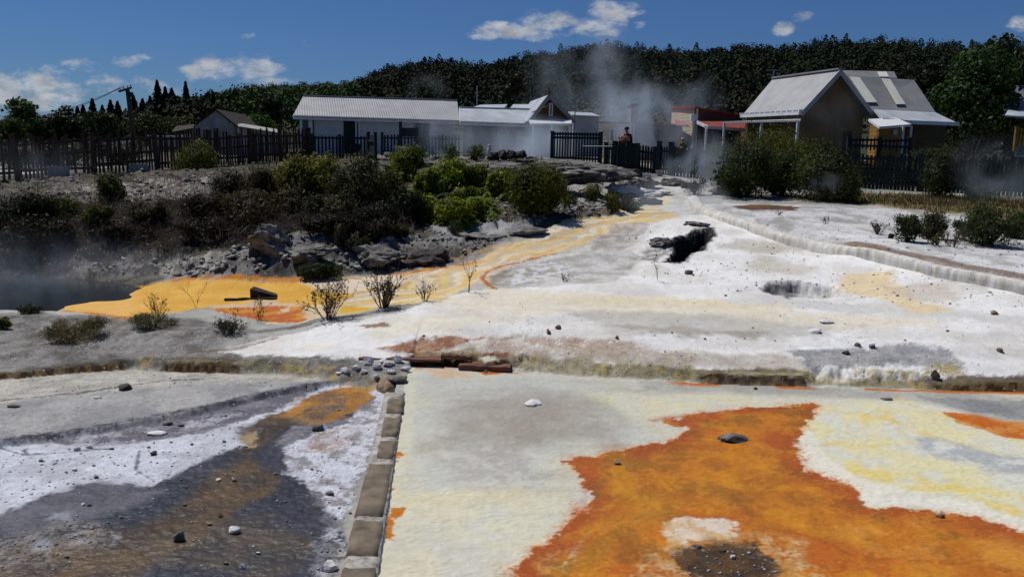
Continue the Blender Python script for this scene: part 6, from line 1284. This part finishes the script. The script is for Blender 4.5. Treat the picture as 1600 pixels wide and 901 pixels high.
# dead brush, grass, gravel: what nobody could count
def sample(sel, n, rs, y0=0, y1=99):
    ids = np.nonzero(sel & (GY > y0) & (GY < y1))[0]; ids = rs.choice(ids, n); return np.stack([GX[ids]+rs.normal(size=n)*.01, GY[ids]+rs.normal(size=n)*.02, GZ[ids]], 1), ids
def inpoly(px, box=True):
    pts = w2(px); bx = [p[0] for p in pts]; by = [p[1] for p in pts]; s = (GX > min(bx)) & (GX < max(bx)) & (GY > min(by)) & (GY < max(by)); out_ = np.zeros(len(GX), bool); i = np.nonzero(s)[0]; out_[i] = poly_sdf(GX[i], GY[i], pts) < 0; return out_
rs = np.random.RandomState(21)
db = inpoly([(-100,330),(0,320),(200,318),(350,318),(450,330),(620,345),(650,372),(560,366),(430,372),(330,385),(240,395),(100,380),(-100,380)])
C, ids = sample(db, 9000, rs); C[:, 2] += rs.rand(9000)*.28; V, F = quads(C, .34*(.4+rs.rand(9000)), None, .035, rs, 0)
tag(np_mesh('dead_brush', V, F, M['leaf'], col=colmix(9000, (.035,.025,.018), (.13,.10,.075), rs)), 'tangle of dead brown twigs and brush over the dark left bank', 'brush', kind='stuff')
gp = inpoly([(1290,300),(1600,309),(1900,325),(1900,360),(1600,342),(1480,333),(1330,318),(1240,312)])
C, ids = sample(gp, 9000, rs); C[:, 2] += .04; V, F = quads(C, .17*(.4+rs.rand(9000)), None, .09, rs, 2.2)
cc = colmix(9000, (.05,.06,.014), (.12,.09,.045), rs, np.clip((fbm(C[:, 0], C[:, 1], .5, 2, 3)+.45), 0, 1))
tag(np_mesh('grass', V, F, M['leaf'], col=cc), 'dry olive and brown grass strip in front of the right fence', 'grass', kind='stuff')
wp_ = inpoly([(-50,290),(300,272),(450,258),(1000,270),(1020,300),(880,345),(640,360),(600,300),(300,330),(-50,330)])
C, ids = sample(wp_, 3500, rs); C[:, 2] += .03; V, F = quads(C, .16*(.4+rs.rand(3500)), None, .1, rs, 2.0)
tag(np_mesh('weeds', V, F, M['leaf'], col=colmix(3500, (.03,.04,.01), (.10,.11,.03), rs)), 'scattered weeds and dry grass among the rocks of the bank', 'weeds', kind='stuff')
def chips(sel, n, s0, s1, ca, cb_, name, label, seed, y0=0, y1=30, flat=.55, cat='gravel'):
    rs = np.random.RandomState(seed); C, ids = sample(sel, n, rs, y0, y1); o8 = np.array([[1,0,0],[0,1,0],[-1,0,0],[0,-1,0],[0,0,1],[0,0,-1]], float); f8 = np.array([[0,1,4],[1,2,4],[2,3,4],[3,0,4],[1,0,5],[2,1,5],[3,2,5],[0,3,5]])
    s = (s0*(s1/s0)**(rs.rand(n)**2.2)); ang = rs.rand(n)*6.28; sh = rs.uniform(.55, 1.2, (n, 6, 3)); V = o8[None]*sh*s[:, None, None]; V[:, :, 2] *= flat
    ca_, sa_ = np.cos(ang)[:, None], np.sin(ang)[:, None]; X = V[:, :, 0]*ca_-V[:, :, 1]*sa_; Y = V[:, :, 0]*sa_+V[:, :, 1]*ca_; tl_ = rs.normal(size=(n, 1))*.35; Z = V[:, :, 2]+X*tl_; V = np.stack([X, Y, Z], 2)+C[:, None, :]; V[:, :, 2] += (s*.15)[:, None]
    F = (f8[None]+6*np.arange(n)[:, None, None]).reshape(-1, 3); t_ = rs.rand(n)[:, None]; col = np.array(ca)*(1-t_)+np.array(cb_)*t_
    tag(np_mesh(name, V.reshape(-1, 3), F, M['chip'], col=np.repeat(col, 6, 0)), label, cat, kind='stuff')
def chipmat():
    m = bpy.data.materials.new('stone_chips'); m.use_nodes = True; a = m.node_tree.nodes.new('ShaderNodeAttribute'); a.attribute_name = 'Col'; b = m.node_tree.nodes['Principled BSDF']; m.node_tree.links.new(a.outputs['Color'], b.inputs['Base Color']); b.inputs['Roughness'].default_value = .8; return m
M['chip'] = chipmat()
gr = GRIT > .6
chips(gr & (rockmask(GX, GY) > .5) & (GC[:, 0] > .09), 4200, .02, .13, (.08,.075,.07), (.34,.33,.31), 'rubble', 'loose grey and white rubble over the rock banks', 31, 9, 32)
chips(gr & (GY < 13), 6000, .003, .018, (.10,.10,.11), (.5,.5,.54), 'gravel', 'fine pale gravel strewn over the grey left ground', 32, 0, 13)
lf = (GX-KL[0].x)*KN.x + (GY-KL[0].y)*KN.y < -.2
chips(lf & (GY < 9), 1300, .003, .016, (.25,.26,.29), (.6,.61,.66), 'gravel', 'white specks of grit in the dark wet channel', 33, 0, 9.2)
md = inpoly([(640,500),(1000,450),(1600,470),(1600,600),(1000,585),(640,560)])
chips(md, 1100, .003, .016, (.10,.08,.07), (.5,.48,.45), 'gravel', 'small dark and tan chips scattered over the white mound', 34, 0, 30)
bk2 = inpoly([(1100,340),(1200,350),(1600,360),(1600,440),(1350,395),(1200,366)]) | inpoly([(960,360),(1200,380),(1600,460),(1600,480),(1000,440)])
chips(bk2, 1100, .006, .035, (.10,.09,.08), (.6,.6,.6), 'gravel', 'loose chips on the right sinter flat around the wall', 35, 0, 30)
ppl = thing
# pebbles one can pick out on the mound and crust
RP = random.Random(12)
for i in range(13):
    u, v = RP.uniform(660, 1590), RP.uniform(452, 572); s_ = RP.uniform(3, 5)
    rock_at(u, v, s_, s_*.6, RP.choice(('rock_dark','rock_brown','rock_grey')), 300+i, 'small loose pebble on the white sinter mound', group='pebbles on the white mound', sub=1, name='pebble', cat='pebble')
for i in range(40):
    u, v = RP.uniform(20, 560), RP.uniform(640, 890); s_ = RP.uniform(4, 9)
    rock_at(u, v, s_, s_*.6, RP.choice(('rock_white','rock_grey','rock_grey')), 400+i, 'small pale pebble scattered on the crust and wet bed left of the kerb', group='pebbles left of the kerb', sub=1, name='pebble', cat='pebble')

# ------------------------------------------------------------------ people
def skin_obj(name, V, E, rad, mat, parent, root=0):
    me = bpy.data.meshes.new(name); me.from_pydata(V, E, []); o = bpy.data.objects.new(name, me); COL.objects.link(o); o.parent = parent; me.materials.append(mat)
    md_ = o.modifiers.new('skin', 'SKIN'); sv = me.skin_vertices[0].data
    for i, r in enumerate(rad): sv[i].radius = (r, r) if not hasattr(r, '__len__') else r
    sv[root].use_root = True; md_.use_smooth_shade = True; s2 = o.modifiers.new('sub', 'SUBSURF'); s2.levels = 1; s2.render_levels = 2; return o
def person(label, loc, h, rz, cloth, hat, lean=.1, arm=(.35, .15), trousers='black_cloth'):
    o = thing('person', label, 'person', loc, rz); k = h/1.75; V = []; E = []; Rr = []
    def nv(p, r, pr=None):
        V.append(tuple(c_*k for c_ in p)); Rr.append(r*k); 
        if pr is not None: E.append((pr, len(V)-1))
        return len(V)-1
    sh = lean*.5
    pel = nv((0,0,.95), .13); wst = nv((0,-sh*.3,1.1), .12, pel); chs = nv((0,-sh*.8,1.32), .14, wst); nk = nv((0,-sh,1.48), .055, chs); hd0 = nv((0,-sh*1.15,1.56), .07, nk); hd1 = nv((0,-sh*1.2-.015,1.65), .088, hd0); hd2 = nv((0,-sh*1.2,1.71), .06, hd1)
    nv((0,-sh*1.2-.11,1.62), .014, hd1)
    arms = {}
    for sg in (-1, 1):
        s_ = nv((sg*.17,-sh,1.42), .06, chs); e_ = nv((sg*.26,-sh-arm[0]*.4,1.18), .042, s_); w_ = nv((sg*.2,-sh-arm[0],1.12+arm[1]), .028, e_); pm = nv((sg*.19,-sh-arm[0]-.07,1.12+arm[1]), .03, w_); arms[sg] = (s_, e_, w_)
        for f in range(4): a_ = nv((sg*.19+(f-1.5)*.021,-sh-arm[0]-.12,1.115+arm[1]), .009, pm); nv((sg*.19+(f-1.5)*.021,-sh-arm[0]-.155+abs(f-1.5)*.006,1.09+arm[1]), .008, a_)
        nv((sg*.15,-sh-arm[0]-.09,1.10+arm[1]), .010, pm)
        hp = nv((sg*.095,0,.88), .085, pel); kn = nv((sg*.1,-.03,.5), .058, hp); an = nv((sg*.1,.01,.09), .04, kn); nv((sg*.1,-.12,.04), .035, an)
    skin_obj('body', V, E, Rr, M['skin'], o)
    g = 1.18
    sel = [pel, wst, chs]; V2 = [V[i] for i in sel]; R2 = [Rr[i]*g for i in sel]; E2 = [(0,1),(1,2)]
    V2.append(tuple(np.array(V[nk])-np.array([0,0,.03*k]))); R2.append(.075*k); E2.append((2,3))
    for sg in (-1, 1):
        a = len(V2); V2 += [V[arms[sg][0]], V[arms[sg][1]]]; R2 += [.075*k, .055*k]; E2 += [(2, a), (a, a+1)]
    skin_obj('shirt', V2, E2, R2, M[cloth], o, 1)
    V3 = [tuple(np.array(V[pel]))]; R3 = [.14*k]; E3 = []
    for sg in (-1, 1):
        a = len(V3); V3 += [(sg*.095*k,0,.88*k),(sg*.1*k,-.03*k,.5*k),(sg*.1*k,.01*k,.13*k)]; R3 += [.1*k,.075*k,.06*k]; E3 += [(0,a),(a,a+1),(a+1,a+2)]
    skin_obj('trousers', V3, E3, R3, M[trousers], o)
    hc = Vector(V[hd1])+Vector((0,.012*k,.03*k)); m = MB(); n = 12; rr = [.108,.106,.09,.055,.01]; zz = [-.02,.02,.06,.09,.1]
    m.tube([hc+Vector((0,0,z_*k)) for z_ in zz], [r_*k for r_ in rr], n); m.build('hat' if hat != 'hair' else 'hair', M[hat], o, True)
    if hat != 'hair': b = MB(); b.box(hc+Vector((0,-.12*k,-.005)), (.13*k,.1*k,.012*k)); b.build('hat_brim', M[hat], o)
    m = MB(); 
    for sg in (-1, 1): MB().tube([Vector(V[hd1])+Vector((sg*.034*k,-.087*k,.005*k)), Vector(V[hd1])+Vector((sg*.034*k,-.097*k,.005*k))], [.017*k,.012*k], 8).build('eye', M['hair'], o)
    return o
def stand(u, vtop, y, h): q = P(u, vtop, y); return (q.x, q.y, q.z-h*1.0)
person('man in a black top with dark glasses leaning over the green fence', stand(985,199,33.4,1.68), 1.68, -.9, 'black_cloth', 'hair', .35, (.3, .2))
person('child in a pink cap and rust top beside the man in black', stand(974,211,33.2,1.2), 1.2, -.2, 'orange_cloth', 'pink_cloth', .1, (.2, .1))
person('child in a pale pink cap and olive top near the red porch', stand(1066,216,32.2,1.15), 1.15, .3, 'olive_cloth', 'pink_cloth', .1, (.2, .1))

# ------------------------------------------------------------------ steam
def steam(label, u, v, y, wpx, hpx, dens, depth=None, seed=0, lean=.0, scale=1.6, thr=.42, bottom=False):
    p = P(u, v, y); rx, rz_ = wpx/2/FPX*y, hpx/2/FPX*y; ry = depth or rx*.8
    bm = bmesh.new(); bmesh.ops.create_icosphere(bm, subdivisions=3, radius=1.0)
    for q in bm.verts: q.co = (q.co.x*rx+q.co.z*rz_*lean, q.co.y*ry, q.co.z*rz_)
    me = bpy.data.meshes.new('steam'); bm.to_mesh(me); bm.free(); o = bpy.data.objects.new('steam', me); COL.objects.link(o); o.location = p
    m = bpy.data.materials.new('steam_vapour'); m.use_nodes = True; t = m.node_tree; t.nodes.clear(); nd = t.nodes.new; L = t.links; mo = nd('ShaderNodeOutputMaterial'); pv_ = nd('ShaderNodeVolumePrincipled')
    pv_.inputs['Color'].default_value = (.74,.86,1.0,1); pv_.inputs['Anisotropy'].default_value = .1; L.new(pv_.outputs[0], mo.inputs['Volume'])
    def mt(op, *a):
        n = nd('ShaderNodeMath'); n.operation = op
        for i, q in enumerate(a):
            if hasattr(q, 'links'): L.new(q, n.inputs[i])
            else: n.inputs[i].default_value = q
        return n.outputs[0]
    tcn = nd('ShaderNodeTexCoord'); sx = nd('ShaderNodeSeparateXYZ'); L.new(tcn.outputs['Object'], sx.inputs[0])
    X = mt('DIVIDE', mt('SUBTRACT', sx.outputs[0], mt('MULTIPLY', sx.outputs[2], lean)), rx); Y = mt('DIVIDE', sx.outputs[1], ry); Z = mt('DIVIDE', sx.outputs[2], rz_)
    r2 = mt('ADD', mt('ADD', mt('MULTIPLY', X, X), mt('MULTIPLY', Y, Y)), mt('MULTIPLY', Z, Z)); fall = mt('MAXIMUM', mt('SUBTRACT', 1.0, r2), 0.0)
    mp = nd('ShaderNodeMapping'); mp.inputs['Location'].default_value = (seed*3.7, seed*1.3, 0); mp.inputs['Scale'].default_value = (scale/rx, scale/ry*.7, scale/rx*.8); L.new(tcn.outputs['Object'], mp.inputs[0])
    nn = nd('ShaderNodeTexNoise'); nn.inputs['Scale'].default_value = 1; nn.inputs['Detail'].default_value = 4; nn.inputs['Roughness'].default_value = .6; nn.inputs['Distortion'].default_value = .6; L.new(mp.outputs[0], nn.inputs['Vector'])
    mr = nd('ShaderNodeMapRange'); mr.interpolation_type = 'SMOOTHSTEP'; L.new(nn.outputs[0], mr.inputs[0]); mr.inputs[1].default_value = thr; mr.inputs[2].default_value = thr+.25
    f = mt('MULTIPLY', mt('POWER', fall, 1.5), mr.outputs[0]); L.new(mt('MULTIPLY', f, dens), pv_.inputs['Density'])
    me.materials.append(m); tag(o, label, 'steam', kind='stuff'); return o
steam('tall plume of blue grey steam rising behind the cream building', 966,138,54,340,215,.24,4,1,lean=-.35,scale=2.4,thr=.45)
steam('thick steam drifting in front of the red roofed houses', 1010,195,39,180,150,.50,2.2,2,lean=-.2)
steam('low white steam bank between the brown house and the slatted gate', 810,225,38.5,250,105,.70,2.5,3)
steam('steam drifting before the windows of the white house', 700,205,40.5,180,80,.22,1.5,4)
steam('small wisp of steam rising from the rock heap', 683,248,31,50,50,.5,.6,5)
steam('steam hanging over the hot pool at the left', 60,425,15.2,440,150,.22,2.2,6,thr=.42,scale=2.6)
steam('faint steam drifting across the dark left fence', 60,255,22.5,240,90,.10,1.2,7)
steam('thin steam rising from the spring outlet', 1085,270,25.5,130,150,.8,.9,8,lean=.25)
steam('thin steam lying over the flow below the outlet', 1060,312,19.5,200,80,.60,1.2,9)
steam('wisp of steam in front of the dark round bush', 1292,290,20.3,70,50,.35,.5,10)
steam('steam rising by the fence at the right edge', 1555,272,22.5,150,140,.30,1.2,11,lean=-.25)
steam('faint steam over the rusty bank above the pool', 250,425,15,120,60,.3,.8,12)
steam('faint steam rising above the roof of the long white house', 668,140,60,90,60,.06,2,13)
steam('faint steam in front of the big gabled wall', 1290,190,34.5,170,130,.05,1.5,14)
